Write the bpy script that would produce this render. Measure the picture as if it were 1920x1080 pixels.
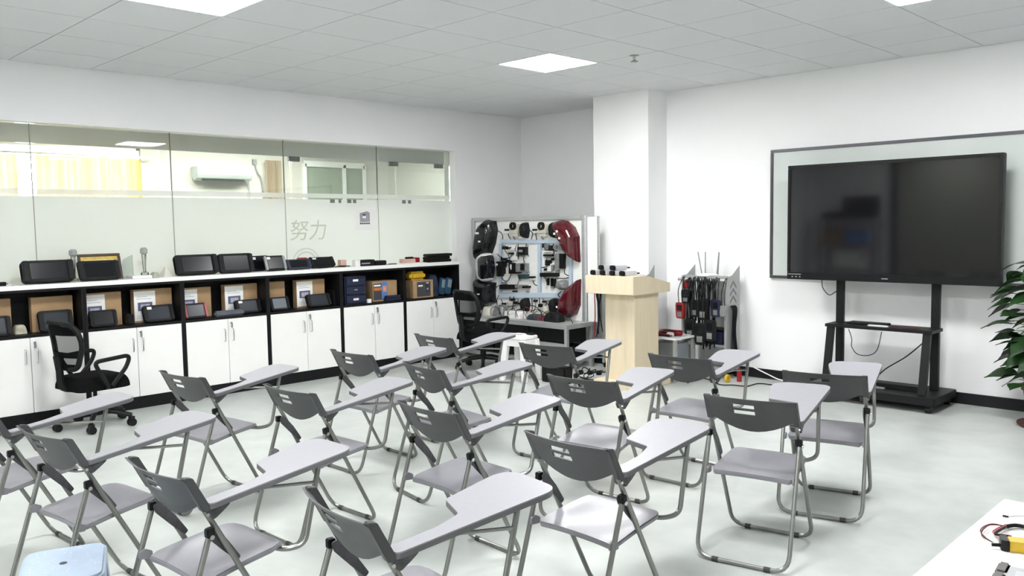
import bpy, bmesh, math, random
from mathutils import Vector, Matrix
random.seed(7)
PI = math.pi
scene = bpy.context.scene
COL = scene.collection
for o in list(bpy.data.objects): bpy.data.objects.remove(o)

# ------------------------------------------------------------------ camera
H = 2.84                                   # ceiling height
FPX = 1568.2                               # focal length in pixels of the 1920 wide frame
YAW, PITCH, ROLL = math.radians(44.89), math.radians(-4.34), math.radians(-0.88)
CAM = Vector((3.260, -4.340, H - 1.332))
_f = Vector((-math.sin(YAW)*math.cos(PITCH), math.cos(YAW)*math.cos(PITCH), math.sin(PITCH)))
_r = Vector((math.cos(YAW), math.sin(YAW), 0))
_u = _r.cross(_f)
CR = math.cos(ROLL)*_r + math.sin(ROLL)*_u
CU = -math.sin(ROLL)*_r + math.cos(ROLL)*_u
cd = bpy.data.cameras.new('camera'); cam = bpy.data.objects.new('camera', cd); COL.objects.link(cam)
cd.sensor_width = 36; cd.lens = FPX/1920*36; cd.clip_start = 0.05; cd.clip_end = 100
cam.matrix_world = Matrix(((CR.x, CU.x, -_f.x, CAM.x), (CR.y, CU.y, -_f.y, CAM.y), (CR.z, CU.z, -_f.z, CAM.z), (0, 0, 0, 1)))
scene.camera = cam
# ------------------------------------------------------------------ world, exposure
w = bpy.data.worlds.new('world'); scene.world = w; w.use_nodes = True
w.node_tree.nodes['Background'].inputs[0].default_value = (0.95, 0.98, 1.0, 1)
w.node_tree.nodes['Background'].inputs[1].default_value = 11.0
vs = scene.view_settings
vs.view_transform = 'Standard'; vs.look = 'None'; vs.gamma = 1; vs.use_curve_mapping = False
vs.exposure = 1.38
PANEL = 26.0                               # emission of the ceiling panels

# measuring helpers: a sight line through a photo point met with a wall, shelf or floor plane
def ray(u, v): return _f + CR*((u-960)/FPX) - CU*((v-540)/FPX)
def atx(u, v, X): d = ray(u, v); return CAM + d*((X-CAM.x)/d.x)
def aty(u, v, Y): d = ray(u, v); return CAM + d*((Y-CAM.y)/d.y)
def atz(u, v, Z): d = ray(u, v); return CAM + d*((Z-CAM.z)/d.z)

# ------------------------------------------------------------------ materials
MATS = {}
def mat(name, col, rough=0.5, metal=0.0, var=0.0, scale=8.0, bump=0.0, bscale=60.0, spec=0.5, stretch=None, coat=0.0, col2=None):
    if name in MATS: return MATS[name]
    m = bpy.data.materials.new(name); m.use_nodes = True
    nt = m.node_tree; N = nt.nodes; L = nt.links; b = N['Principled BSDF']
    b.inputs['Roughness'].default_value = rough; b.inputs['Metallic'].default_value = metal
    b.inputs['Specular IOR Level'].default_value = spec; b.inputs['Coat Weight'].default_value = coat
    tc = N.new('ShaderNodeTexCoord'); mp = N.new('ShaderNodeMapping'); L.new(tc.outputs['Object'], mp.inputs[0])
    if stretch: mp.inputs['Scale'].default_value = stretch
    nz = N.new('ShaderNodeTexNoise'); nz.inputs['Scale'].default_value = scale; nz.inputs['Detail'].default_value = 5
    L.new(mp.outputs[0], nz.inputs[0])
    rp = N.new('ShaderNodeValToRGB'); L.new(nz.outputs['Fac'], rp.inputs[0])
    a = [max(0, c*(1-var)) for c in col]; c2 = col2 or [min(1, c*(1+var)) for c in col]
    rp.color_ramp.elements[0].position = 0.3; rp.color_ramp.elements[1].position = 0.7
    rp.color_ramp.elements[0].color = (*a, 1); rp.color_ramp.elements[1].color = (*c2, 1)
    L.new(rp.outputs[0], b.inputs['Base Color'])
    if bump:
        n2 = N.new('ShaderNodeTexNoise'); n2.inputs['Scale'].default_value = bscale; L.new(mp.outputs[0], n2.inputs[0])
        bp = N.new('ShaderNodeBump'); bp.inputs['Strength'].default_value = bump; bp.inputs['Distance'].default_value = 0.004
        L.new(n2.outputs['Fac'], bp.inputs['Height']); L.new(bp.outputs[0], b.inputs['Normal'])
    MATS[name] = m
    return m
def emit(name, col, s):
    m = mat(name, col); b = m.node_tree.nodes['Principled BSDF']
    b.inputs['Emission Color'].default_value = (*col, 1); b.inputs['Emission Strength'].default_value = s
    return m
def see_through(name, col, alpha, gloss=True, trans=False, var=0.0, scale=5, stretch=None):
    """thin sheet: part of the light passes straight, the rest is reflected, scattered or let through softly"""
    m = bpy.data.materials.new(name); m.use_nodes = True; nt = m.node_tree; N = nt.nodes; L = nt.links
    N.remove(N['Principled BSDF']); out = N['Material Output']
    tr = N.new('ShaderNodeBsdfTransparent'); mx = N.new('ShaderNodeMixShader')
    if gloss:
        tr.inputs[0].default_value = (*col, 1)
        g = N.new('ShaderNodeBsdfGlossy'); g.inputs['Roughness'].default_value = 0.02
        fr = N.new('ShaderNodeFresnel'); fr.inputs['IOR'].default_value = 1.45
        L.new(fr.outputs[0], mx.inputs[0]); L.new(tr.outputs[0], mx.inputs[1]); L.new(g.outputs[0], mx.inputs[2])
    else:
        d = N.new('ShaderNodeBsdfDiffuse'); t = N.new('ShaderNodeBsdfTranslucent'); m2 = N.new('ShaderNodeMixShader')
        if var:
            tc = N.new('ShaderNodeTexCoord'); mp = N.new('ShaderNodeMapping'); nz = N.new('ShaderNodeTexNoise'); rp = N.new('ShaderNodeValToRGB')
            L.new(tc.outputs['Object'], mp.inputs[0]); L.new(mp.outputs[0], nz.inputs[0]); L.new(nz.outputs['Fac'], rp.inputs[0])
            nz.inputs['Scale'].default_value = scale
            if stretch: mp.inputs['Scale'].default_value = stretch
            rp.color_ramp.elements[0].color = (*[c*(1-var) for c in col], 1); rp.color_ramp.elements[1].color = (*col, 1)
            rp.color_ramp.elements[0].position = 0.35; rp.color_ramp.elements[1].position = 0.65
            L.new(rp.outputs[0], d.inputs[0]); L.new(rp.outputs[0], t.inputs[0])
        else:
            d.inputs[0].default_value = (*col, 1); t.inputs[0].default_value = (*col, 1)
        m2.inputs[0].default_value = 0.6 if trans else 0.0
        L.new(d.outputs[0], m2.inputs[1]); L.new(t.outputs[0], m2.inputs[2])
        mx.inputs[0].default_value = 1-alpha
        L.new(m2.outputs[0], mx.inputs[2]); L.new(tr.outputs[0], mx.inputs[1])
        # mix factor 0 -> transparent, 1 -> sheet
        mx.inputs[0].default_value = 1-alpha
    L.new(mx.outputs[0], out.inputs[0]); MATS[name] = m
    return m

WALL = mat('wall_paint', (0.87, 0.87, 0.875), 0.85, var=0.01, scale=3, bump=0.05, bscale=250)
TILE = mat('ceiling_tile', (0.72, 0.73, 0.75), 0.9, var=0.04, scale=180, bump=0.12, bscale=300)
TBAR = mat('ceiling_grid', (0.34, 0.35, 0.37), 0.6)
FLOOR = mat('vinyl_floor', (0.47, 0.50, 0.475), 0.30, var=0.07, scale=5, bump=0.02, bscale=400, col2=(0.525, 0.55, 0.525), spec=0.45)
BLACKLAM = mat('black_laminate', (0.006, 0.006, 0.007), 0.5, var=0.25, scale=20, spec=0.22)
WHITELAM = mat('white_laminate', (0.84, 0.84, 0.82), 0.4, var=0.01)
SKIRT = mat('black_skirting', (0.008, 0.009, 0.011), 0.4, var=0.2, spec=0.3)
CPLAST = mat('grey_plastic', (0.056, 0.058, 0.060), 0.45, var=0.05, scale=40, bump=0.05, bscale=900)
SPLAST = mat('grey_seat_plastic', (0.215, 0.212, 0.232), 0.32, var=0.04, scale=30, bump=0.04, bscale=900)
TABLET = mat('tablet_laminate', (0.285, 0.285, 0.305), 0.40, var=0.02, scale=60)
TEDGE = mat('tablet_edge', (0.12, 0.12, 0.125), 0.5)
TUBE = mat('silver_tube', (0.24, 0.245, 0.23), 0.32, metal=0.85, var=0.10, scale=12)
DSTEEL = mat('dark_steel', (0.09, 0.09, 0.095), 0.4, metal=0.6, var=0.3, scale=30)
BLACKP = mat('black_plastic', (0.006, 0.006, 0.0065), 0.45, var=0.25, scale=30, spec=0.25)
RUBBER = mat('black_rubber', (0.008, 0.0085, 0.0095), 0.6, var=0.2, scale=40, spec=0.25)
FABRIC = mat('black_fabric', (0.005, 0.005, 0.0055), 0.95, spec=0.1, var=0.3, scale=90, bump=0.2, bscale=600)
MESH = see_through('chair_mesh', (0.010, 0.010, 0.011), 0.32, gloss=False)
CHROME = mat('chrome', (0.62, 0.62, 0.62), 0.2, metal=1.0)
ALU = mat('aluminium', (0.55, 0.56, 0.57), 0.38, metal=0.7, var=0.06, stretch=(1, 1, 8))
KRAFT = mat('kraft_cardboard', (0.36, 0.235, 0.125), 0.85, var=0.08, scale=14)
PAPER = mat('white_paper', (0.82, 0.82, 0.80), 0.8, var=0.02)
GREYP = mat('grey_print', (0.33, 0.33, 0.36), 0.8, var=0.1)
INK = mat('dark_ink', (0.05, 0.05, 0.06), 0.8)
SCREEN = mat('device_screen', (0.006, 0.007, 0.009), 0.22, spec=0.3)
SCREENB = mat('device_screen_blue', (0.022, 0.027, 0.036), 0.22, spec=0.4)
TVSCREEN = mat('display_glass', (0.006, 0.006, 0.007), 0.06, spec=0.75)
MAPLE = mat('maple_veneer', (0.70, 0.60, 0.43), 0.5, var=0.05, scale=5, stretch=(6, 6, 0.6))
GOLD = mat('gold_foil', (0.55, 0.40, 0.10), 0.35, metal=0.6, var=0.15, scale=40)
DWOOD = mat('dark_wood', (0.06, 0.03, 0.02), 0.4, var=0.3, stretch=(1, 8, 1))
CRYSTAL = see_through('crystal', (0.86, 0.89, 0.88), 0.8)
GLASS = see_through('clear_glass', (0.95, 0.975, 0.955), 0.9)
FILM = see_through('frosted_film', (0.90, 0.91, 0.90), 0.05, gloss=False, trans=True)
STRIPE = see_through('frosted_stripe', (0.90, 0.91, 0.90), 0.30, gloss=False, trans=True)
CUTOUT = see_through('film_cutout', (0.74, 0.78, 0.72), 0.10, gloss=False, trans=True)
CURTAIN = see_through('yellow_curtain', (0.50, 0.31, 0.115), 0.02, gloss=False, trans=True, var=0.55, scale=5, stretch=(1, 3, 0.15))  # vertical streaks in the colour stand for shade in the folds
BLUEP = mat('navy_plastic', (0.012, 0.017, 0.045), 0.45, var=0.15)
BLUED = mat('blue_device', (0.025, 0.075, 0.13), 0.4, var=0.15)
BLUESTOOL = mat('pale_blue_plastic', (0.36, 0.44, 0.55), 0.4, var=0.05, scale=20)
WHITEP = mat('white_plastic', (0.80, 0.80, 0.80), 0.35, var=0.02)
CREAM = mat('cream_plastic', (0.60, 0.58, 0.50), 0.5, var=0.06)
YELLOW = mat('yellow_plastic', (0.60, 0.38, 0.02), 0.45, var=0.1)
RED = mat('red_plastic', (0.28, 0.010, 0.016), 0.35, var=0.15)
TAIL = mat('red_lens', (0.085, 0.004, 0.009), 0.15, var=0.35, scale=7, coat=0.6)
PINK = mat('pink_card', (0.62, 0.40, 0.33), 0.7, var=0.08)
GREYM = mat('grey_steel', (0.40, 0.41, 0.40), 0.45, metal=0.2, var=0.05)
BLUERAIL = mat('pale_blue_rail', (0.50, 0.60, 0.70), 0.45, var=0.03)
GREYC = mat('grey_component', (0.25, 0.26, 0.26), 0.45, metal=0.3, var=0.2, scale=30)
WBOARD = mat('whiteboard', (0.62, 0.66, 0.64), 0.16, var=0.01)
BFRAME = mat('board_frame', (0.10, 0.10, 0.11), 0.3, metal=0.6)
LEAFM = mat('leaf_green', (0.010, 0.032, 0.010), 0.38, var=0.35, scale=6, col2=(0.03, 0.085, 0.022), spec=0.35)
STEM = mat('stem_green', (0.10, 0.16, 0.05), 0.6, var=0.2)
TERRA = mat('terracotta', (0.09, 0.022, 0.016), 0.6, var=0.12)
SOIL = mat('soil', (0.03, 0.02, 0.015), 0.95, var=0.4, scale=40, bump=0.6, bscale=80)
COIR = mat('coir', (0.10, 0.06, 0.035), 0.95, var=0.4, scale=60, bump=0.5, bscale=200)
BEIGE = mat('beige_wall', (0.56, 0.54, 0.50), 0.85, var=0.02)
DOORM = mat('grey_door', (0.26, 0.27, 0.23), 0.5, var=0.06, stretch=(4, 4, 0.5))
LIGHTM = emit('panel_light', (1.0, 1.0, 1.0), PANEL)
OFFICE_FILL = emit('office_fill_light', (1.0, 0.99, 0.97), 10.0)  # emission of the fill panel added to the office

# ------------------------------------------------------------------ mesh builder
class M:
    def __init__(s): s.v = []; s.f = []
    def add(s, vs, fs):
        k = len(s.v); s.v += [tuple(p) for p in vs]; s.f += [tuple(i+k for i in f) for f in fs]; return s
    def box(s, x0, x1, y0, y1, z0, z1, R=None, c=None):
        vs = [(x, y, z) for z in (z0, z1) for y in (y0, y1) for x in (x0, x1)]
        if R is not None:
            c = Vector(c if c is not None else ((x0+x1)/2, (y0+y1)/2, (z0+z1)/2)); vs = [R @ (Vector(p)-c) + c for p in vs]
        return s.add(vs, [(0, 2, 3, 1), (4, 5, 7, 6), (0, 1, 5, 4), (2, 6, 7, 3), (0, 4, 6, 2), (1, 3, 7, 5)])
    def tube(s, pts, r, n=8, cap=True, r2=None):
        pts = [Vector(p) for p in pts]; rings = []; up = None
        for i, p in enumerate(pts):
            t = (pts[min(i+1, len(pts)-1)] - pts[max(i-1, 0)])
            t = t.normalized() if t.length > 1e-9 else Vector((0, 0, 1))
            if up is None:
                up = Vector((0, 0, 1)) if abs(t.z) < 0.9 else Vector((1, 0, 0))
            a = up - t*up.dot(t)
            a = a.normalized() if a.length > 1e-6 else t.orthogonal().normalized()
            up = a; b = t.cross(a)
            rr = r if r2 is None else r + (r2-r)*i/(len(pts)-1)
            rings.append([p + (a*math.cos(2*PI*k/n) + b*math.sin(2*PI*k/n))*rr for k in range(n)])
        vs = [q for g in rings for q in g]; fs = []
        for i in range(len(rings)-1):
            for k in range(n):
                fs.append((i*n+k, i*n+(k+1) % n, (i+1)*n+(k+1) % n, (i+1)*n+k))
        if cap: fs += [tuple(reversed(range(n))), tuple(range((len(rings)-1)*n, len(rings)*n))]
        return s.add(vs, fs)
    def lathe(s, prof, c=(0, 0, 0), n=20, ax='z', cap=True):
        vs = []; fs = []
        for r, h in prof:
            for k in range(n):
                a = 2*PI*k/n; x, y = r*math.cos(a), r*math.sin(a)
                p = (x, y, h) if ax == 'z' else ((h, x, y) if ax == 'x' else (x, h, y))
                vs.append((p[0]+c[0], p[1]+c[1], p[2]+c[2]))
        for i in range(len(prof)-1):
            for k in range(n): fs.append((i*n+k, i*n+(k+1) % n, (i+1)*n+(k+1) % n, (i+1)*n+k))
        if cap: fs += [tuple(reversed(range(n))), tuple(range((len(prof)-1)*n, len(prof)*n))]
        return s.add(vs, fs)
    def prism(s, poly, d0, d1, mp):
        """poly in plane coords (a,b), extruded d0..d1; mp(a,b,d) -> point"""
        n = len(poly)
        vs = [mp(a, b, d0) for a, b in poly] + [mp(a, b, d1) for a, b in poly]
        return s.add(vs, [tuple(reversed(range(n))), tuple(range(n, 2*n))] + [(i, (i+1) % n, n+(i+1) % n, n+i) for i in range(n)])
    def puff(s, poly, d0, depth, mp, tiers=5, keep=0.35):
        n = len(poly); cx = sum(p[0] for p in poly)/n; cy = sum(p[1] for p in poly)/n
        vs = []; fs = []
        for t in range(tiers+1):
            th = t/tiers*PI/2; k = keep + (1-keep)*math.cos(th) if t else 1.0
            for a, b in poly: vs.append(mp(cx+(a-cx)*k, cy+(b-cy)*k, d0+depth*math.sin(th)))
        for t in range(tiers):
            for i in range(n): fs.append((t*n+i, t*n+(i+1) % n, (t+1)*n+(i+1) % n, (t+1)*n+i))
        fs += [tuple(reversed(range(n))), tuple(range(tiers*n, tiers*n+n))]
        return s.add(vs, fs)
    def ell(s, c, r, n=12, m=8):
        vs = [(c[0], c[1], c[2]-r[2])]
        for j in range(1, m):
            t = -PI/2 + PI*j/m
            for k in range(n): a = 2*PI*k/n; vs.append((c[0]+r[0]*math.cos(t)*math.cos(a), c[1]+r[1]*math.cos(t)*math.sin(a), c[2]+r[2]*math.sin(t)))
        vs.append((c[0], c[1], c[2]+r[2])); fs = []
        for k in range(n): fs.append((0, 1+(k+1) % n, 1+k)); fs.append((len(vs)-1, 1+(m-2)*n+k, 1+(m-2)*n+(k+1) % n))
        for j in range(m-2):
            for k in range(n): fs.append((1+j*n+k, 1+j*n+(k+1) % n, 1+(j+1)*n+(k+1) % n, 1+(j+1)*n+k))
        return s.add(vs, fs)

def roundpoly(pts, n=5):
    """pts: (x, y, radius) -> rounded outline"""
    out = []; k = len(pts)
    for i in range(k):
        p = Vector(pts[i][:2]); a = Vector(pts[i-1][:2]); b = Vector(pts[(i+1) % k][:2]); r = pts[i][2]
        if r <= 0: out.append((p.x, p.y)); continue
        u = (a-p).normalized(); v = (b-p).normalized(); ang = u.angle(v); d = min(r/math.tan(ang/2), (a-p).length*0.49, (b-p).length*0.49)
        for j in range(n+1):
            t = j/n; q = (p+u*d)*(1-t)**2 + p*2*t*(1-t) + (p+v*d)*t*t
            out.append((q.x, q.y))
    return out
def smooth(pts, k=5):
    pts = [Vector(p) for p in pts]; out = []
    for i in range(len(pts)-1):
        p0 = pts[max(i-1, 0)]; p1 = pts[i]; p2 = pts[i+1]; p3 = pts[min(i+2, len(pts)-1)]
        for j in range(k):
            t = j/k
            out.append(0.5*((2*p1) + (p2-p0)*t + (2*p0-5*p1+4*p2-p3)*t*t + (3*p1-p0-3*p2+p3)*t**3))
    out.append(pts[-1]); return out
def bend(pts, r=0.05, n=5):
    """polyline with rounded corners"""
    pts = [Vector(p) for p in pts]; out = [pts[0]]
    for i in range(1, len(pts)-1):
        a, p, b = pts[i-1], pts[i], pts[i+1]; u = (a-p); v = (b-p); d = min(r, u.length*0.49, v.length*0.49); u.normalize(); v.normalize()
        for j in range(n+1):
            t = j/n; out.append((p+u*d)*(1-t)**2 + p*2*t*(1-t) + (p+v*d)*t*t)
    out.append(pts[-1]); return out

PAR = {}
def obj(name, m, material, parent=None, bevel=0.0, soft=35, world=False, seg=2):
    vs = [Vector(p) for p in m.v]; loc = Vector((0, 0, 0))
    if parent is not None and world:
        pl, rz = PAR[parent.name]; R = Matrix.Rotation(-rz, 3, 'Z'); vs = [R @ (p-pl) for p in vs]
    if parent is None:
        lo = [min(p[i] for p in vs) for i in range(3)]; hi = [max(p[i] for p in vs) for i in range(3)]
        loc = Vector(((lo[0]+hi[0])/2, (lo[1]+hi[1])/2, lo[2])); vs = [p-loc for p in vs]
    me = bpy.data.meshes.new(name); me.from_pydata([tuple(p) for p in vs], [], m.f)
    bm = bmesh.new(); bm.from_mesh(me)
    bmesh.ops.recalc_face_normals(bm, faces=bm.faces)
    if bevel > 0:
        es = [e for e in bm.edges if len(e.link_faces) == 2 and e.calc_face_angle(0) > math.radians(30)]
        bmesh.ops.bevel(bm, geom=es, offset=bevel, segments=seg, affect='EDGES', clamp_overlap=True)
    for f in bm.faces: f.smooth = soft > 0
    bm.to_mesh(me); bm.free()
    if soft > 0: me.set_sharp_from_angle(angle=math.radians(soft))
    me.materials.append(material)
    o = bpy.data.objects.new(name, me); COL.objects.link(o); o.location = loc
    if parent is not None: o.parent = parent
    return o
def tag(o, label=None, cat=None, group=None, kind=None):
    if label: o['label'] = label
    if cat: o['category'] = cat
    if group: o['group'] = group
    if kind: o['kind'] = kind
    return o
def thing(name, label, cat, loc=(0, 0, 0), rz=0.0, group=None, kind=None):
    o = bpy.data.objects.new(name, None); COL.objects.link(o); o.location = loc; o.rotation_euler = (0, 0, rz)
    o.empty_display_size = 0.05
    PAR[o.name] = (Vector(loc), rz)
    return tag(o, label, cat, group, kind)
def copy_tree(o, parent=None):
    c = o.copy(); COL.objects.link(c); c.parent = parent
    for ch in list(o.children): copy_tree(ch, c)
    return c
def struct(name, m, material, label, parent=None, bevel=0.0):
    o = obj(name, m, material, parent, bevel, soft=0)
    if parent is None: tag(o, label, None, None, 'structure')
    return o

# ------------------------------------------------------------------ room shell
XL, XR, YB, YT, YA = -4.16, 4.7, -6.0, 2.985, 3.31        # left, right, behind, display wall, alcove wall
X2, XC = -8.3, -5.93                                       # far wall of the office, end of the corridor ceiling
GX = -4.265                                                # glass line
ZG = 2.378                                                 # underside of the lintel
fl = struct('floor', M().box(X2-0.2, XR, YB-0.2, 9.0, -0.1, 0), FLOOR, 'pale grey green vinyl floor of the training room')
wl = M().box(XL-0.2, XL, YB-0.2, 2.2, ZG, H+0.1).box(XL-0.2, XL, 2.2, YA+0.2, 0, H+0.1).box(XL-0.2, XL, YB-0.2, -5.2, 0, ZG).box(XL-0.2, XL-0.12, -5.2, 2.2, 0, 1.0)
struct('wall_left', wl, WALL, 'white wall with a long glazed opening above the cabinets')
wb = M().box(XL, -2.456, YA, YA+0.2, 0, H+0.1).box(-2.456, -1.748, 2.66, YA+0.2, 0, H+0.1).box(-1.748, XR+0.2, YT, YA+0.2, 0, H+0.1)
struct('wall_back', wb, WALL, 'white wall behind the display with a square column')
struct('wall_right', M().box(XR, XR+0.2, YB-0.2, YA+0.2, 0, H+0.1), WALL, 'white wall beside the photographer')
struct('wall_front', M().box(XL, XR, YB-0.2, YB, 0, H+0.1), WALL, 'white wall behind the photographer')
struct('baseboard_back', M().box(-1.748, XR, YT-0.014, YT, 0, 0.092), SKIRT, 'black skirting under the display', bevel=0.003)
struct('baseboard_column', M().box(-2.456, -1.734, 2.646, 2.66, 0, 0.092).box(-1.748, -1.734, 2.66, YT, 0, 0.092), SKIRT, 'black skirting round the column')
struct('baseboard_right', M().box(XR-0.014, XR, YB, YT-0.014, 0, 0.092), SKIRT, 'black skirting along the right wall')
# suspended ceiling: slab, grid bars, one object for each tile
ce = struct('ceiling', M().box(XL-0.2, XR+0.2, YB-0.2, YA+0.2, H+0.012, H+0.1), TBAR, 'suspended ceiling of square mineral tiles')
T = 0.6
LIGHTS = [(-3, -4), (-3, 1), (2, 1), (2, -4), (-3, -9), (2, -9)]
tile_mesh = {}
cz = ce.location.copy()
def tile(x0, x1, y0, y1):
    g = 0.0035; key = (round(x1-x0, 3), round(y1-y0, 3))
    if key not in tile_mesh:
        hx, hy = (x1-x0)/2-g, (y1-y0)/2-g
        o = obj('ceiling_tile', M().box(-hx, hx, -hy, hy, 0, 0.014), TILE, ce, soft=0); tile_mesh[key] = o.data
    else:
        o = bpy.data.objects.new('ceiling_tile', tile_mesh[key]); COL.objects.link(o); o.parent = ce
    o.location = Vector(((x0+x1)/2, (y0+y1)/2, H)) - cz
for i in range(-7, 8):
    for j in range(-10, 6):
        if (i, j) in LIGHTS: continue
        x0, x1, y0, y1 = max(i*T, XL), min((i+1)*T, XR), max(j*T, YB), min((j+1)*T, YA)
        if x1-x0 < 0.05 or y1-y0 < 0.03: continue
        if y1 > YT and x0 >= -1.75: y1 = YT
        if y1-y0 < 0.03: continue
        tile(x0, x1, y0, y1)
lab = {(-3, -4): 'square ceiling light panel nearest the left glass wall', (-3, 1): 'square ceiling light panel in front of the column',
       (2, 1): 'square ceiling light panel above the display', (2, -4): 'square ceiling light panel above the white desk',
       (-3, -9): 'square ceiling light panel over the rear shelf', (2, -9): 'square ceiling light panel over the rear right corner'}
for (i, j) in LIGHTS:
    t = thing('ceiling_light', lab[(i, j)], 'ceiling light', (i*T+0.3, j*T+0.3, H-0.004), 0, 'square light panels in the ceiling grid')
    fr = M()
    for a in (-1, 1): fr.box(-0.298, 0.298, a*0.292-0.006, a*0.292+0.006, 0, 0.014); fr.box(a*0.292-0.006, a*0.292+0.006, -0.286, 0.286, 0, 0.014)
    obj('frame', fr, WHITEP, t); obj('diffuser', M().box(-0.286, 0.286, -0.286, 0.286, 0.002, 0.014), LIGHTM, t, soft=0)
t = thing('sprinkler_head', 'small metal sprinkler head under the ceiling tiles', 'sprinkler', (-0.83, 1.19, H-0.05))
obj('stem', M().lathe([(0.012, 0.012), (0.012, 0.05)]), CHROME, t); obj('escutcheon', M().lathe([(0.02, 0.048), (0.04, 0.049), (0.04, 0.05)]), GREYC, t)
obj('deflector', M().lathe([(0.03, 0), (0.03, 0.004), (0.008, 0.012)]), GREYC, t)

# ------------------------------------------------------------------ corridor and office behind the glass
struct('ceiling_corridor', M().box(XC, XL-0.2, -6.0, 9.0, ZG, ZG+0.12), mat('corridor_ceiling', (0.60, 0.60, 0.62), 0.8), 'low grey corridor ceiling seen through the glass')
struct('ceiling_office', M().box(X2-0.2, XC, -6.0, 9.0, H, H+0.1).box(XC-0.02, XC, -6.0, 9.0, ZG, H), BEIGE, 'white ceiling of the office beyond the corridor')
wy0, wy1, wz0, wz1 = -3.6, atx(264, 286, X2).y, 1.0, 2.62
wo = M().box(X2-0.2, X2, -6.0, wy0, 0, H).box(X2-0.2, X2, wy1, 9.0, 0, H).box(X2-0.2, X2, wy0, wy1, 0, wz0).box(X2-0.2, X2, wy0, wy1, wz1, H)
struct('wall_office', wo, BEIGE, 'cream far wall of the office with a curtained window')
struct('wall_office_side', M().box(X2, XL-0.2, 8.8, 9.0, 0, H).box(X2, XL-0.2, -6.0, -5.8, 0, H), WALL, 'side walls of the office and corridor')
struct('wall_corridor', M().box(XL-0.2, XL, YA+0.2, 9.0, 0, H), WALL, 'white corridor wall past the alcove')
win = thing('window_2', 'daylit office window behind yellow curtains', None, (X2, (wy0+wy1)/2, wz0), 0, None, 'structure')
fw = M()
for yy in (wy0+0.02, (wy0+wy1)/2, wy1-0.02): fw.box(X2-0.12, X2-0.06, yy-0.02, yy+0.02, wz0, wz1)
for zz in (wz0+0.02, wz1-0.02): fw.box(X2-0.12, X2-0.06, wy0, wy1, zz-0.02, zz+0.02)
obj('window_frame', fw, WHITEP, win, world=True)
for a, b in ((wy0+0.04, (wy0+wy1)/2-0.02), ((wy0+wy1)/2+0.02, wy1-0.04)): obj('pane', M().box(X2-0.094, X2-0.088, a, b, wz0+0.04, wz1-0.04), GLASS, win, world=True, soft=0)
for px0, px1, lb in ((-330, 31, 'yellow curtain at the left edge of the far window'), (64, 264, 'yellow curtain with soft folds on the far window')):
    y0, y1 = atx(px0, 300, X2+0.12).y, atx(px1, 300, X2+0.12).y; zt = 2.46; zb = 1.0
    m = M(); n = int((y1-y0)/0.02); vs = []; fs = []
    for i in range(n+1):
        y = y0+(y1-y0)*i/n; x = X2+0.12+0.035*math.sin(y*38)+0.02*math.sin(y*15+1)
        zz = zt-0.015*abs(math.sin(y*9))
        vs += [(x, y, zb), (x+0.008*math.sin(y*20), y, zz), ]
    for i in range(n): fs.append((2*i, 2*i+2, 2*i+3, 2*i+1))
    m.add(vs, fs)
    tag(obj('curtain', m, CURTAIN, soft=60), lb, 'curtain', 'yellow curtains on the office window')
rod = atx(263, 294, X2+0.12)
tag(obj('curtain_rod', M().tube([(X2+0.12, wy0, 2.475), (X2+0.12, rod.y+0.1, 2.475)], 0.012).ell((X2+0.12, rod.y+0.12, 2.475), (0.025, 0.025, 0.025)), WHITEP), 'white curtain rod over the yellow curtains', 'curtain rod')
# wall air conditioner
a0, a1 = atx(370, 311, X2+0.2), atx(474, 338, X2+0.2)
t = thing('air_conditioner', 'white wall air conditioner seen through the glass', 'air conditioner', (X2+0.012, (a0.y+a1.y)/2, a1.z), PI/2)
hw = (a1.y-a0.y)/2; hh = a0.z-a1.z
prof = roundpoly([(0, 0.03, 0), (-0.06, -0.02, 0.02), (-0.16, 0.01, 0.03), (-0.20, 0.07, 0.03), (-0.19, hh, 0.03), (0, hh, 0)], 4)
obj('body', M().prism(prof, -hw, hw, lambda a, b, d: (d, a, b)), mat('ac_shell', (0.50, 0.53, 0.52), 0.4), t)
obj('air_vane', M().box(-hw*0.8, hw*0.75, -0.175, -0.10, -0.012, -0.004, Matrix.Rotation(0.35, 3, 'X')), DSTEEL, t)
obj('energy_label', M().box(-hw*0.82, -hw*0.66, -0.2005, -0.197, hh*0.5, hh*0.85), GREYP, t)
obj('hose', M().tube(smooth([(hw*0.95, -0.05, 0.02), (hw*1.1, -0.04, -0.08), (hw*1.15, -0.03, -0.5)]), 0.018), WHITEP, t)
p = atx(477, 305, X2+0.01); q = atx(494, 352, X2+0.01)
tag(obj('cord', M().tube(smooth([(X2+0.015, p.y, p.z), (X2+0.02, p.y+0.04, p.z-0.15), (X2+0.02, q.y-0.03, q.z+0.1), (X2+0.015, q.y, q.z-0.3)]), 0.012).box(X2+0.002, X2+0.03, p.y-0.03, p.y+0.03, p.z-0.03, p.z+0.05), GREYC), 'grey power cord hanging beside the air conditioner', 'cord')
p = atx(497, 300, X2+0.08); q = atx(528, 360, X2+0.08)
m = M(); n = 24; vs = []; fs = []
for i in range(n+1):
    y = p.y+(q.y-p.y)*i/n; x = X2+0.08+0.02*math.sin(i*1.9); vs += [(x, y, 1.0), (x, y, p.z)]
for i in range(n): fs.append((2*i, 2*i+2, 2*i+3, 2*i+1))
tag(obj('curtain', m.add(vs, fs), see_through('beige_curtain', (0.62, 0.52, 0.40), 0.0, gloss=False, trans=True), soft=60), 'narrow beige curtain right of the air conditioner', 'curtain')
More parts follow.
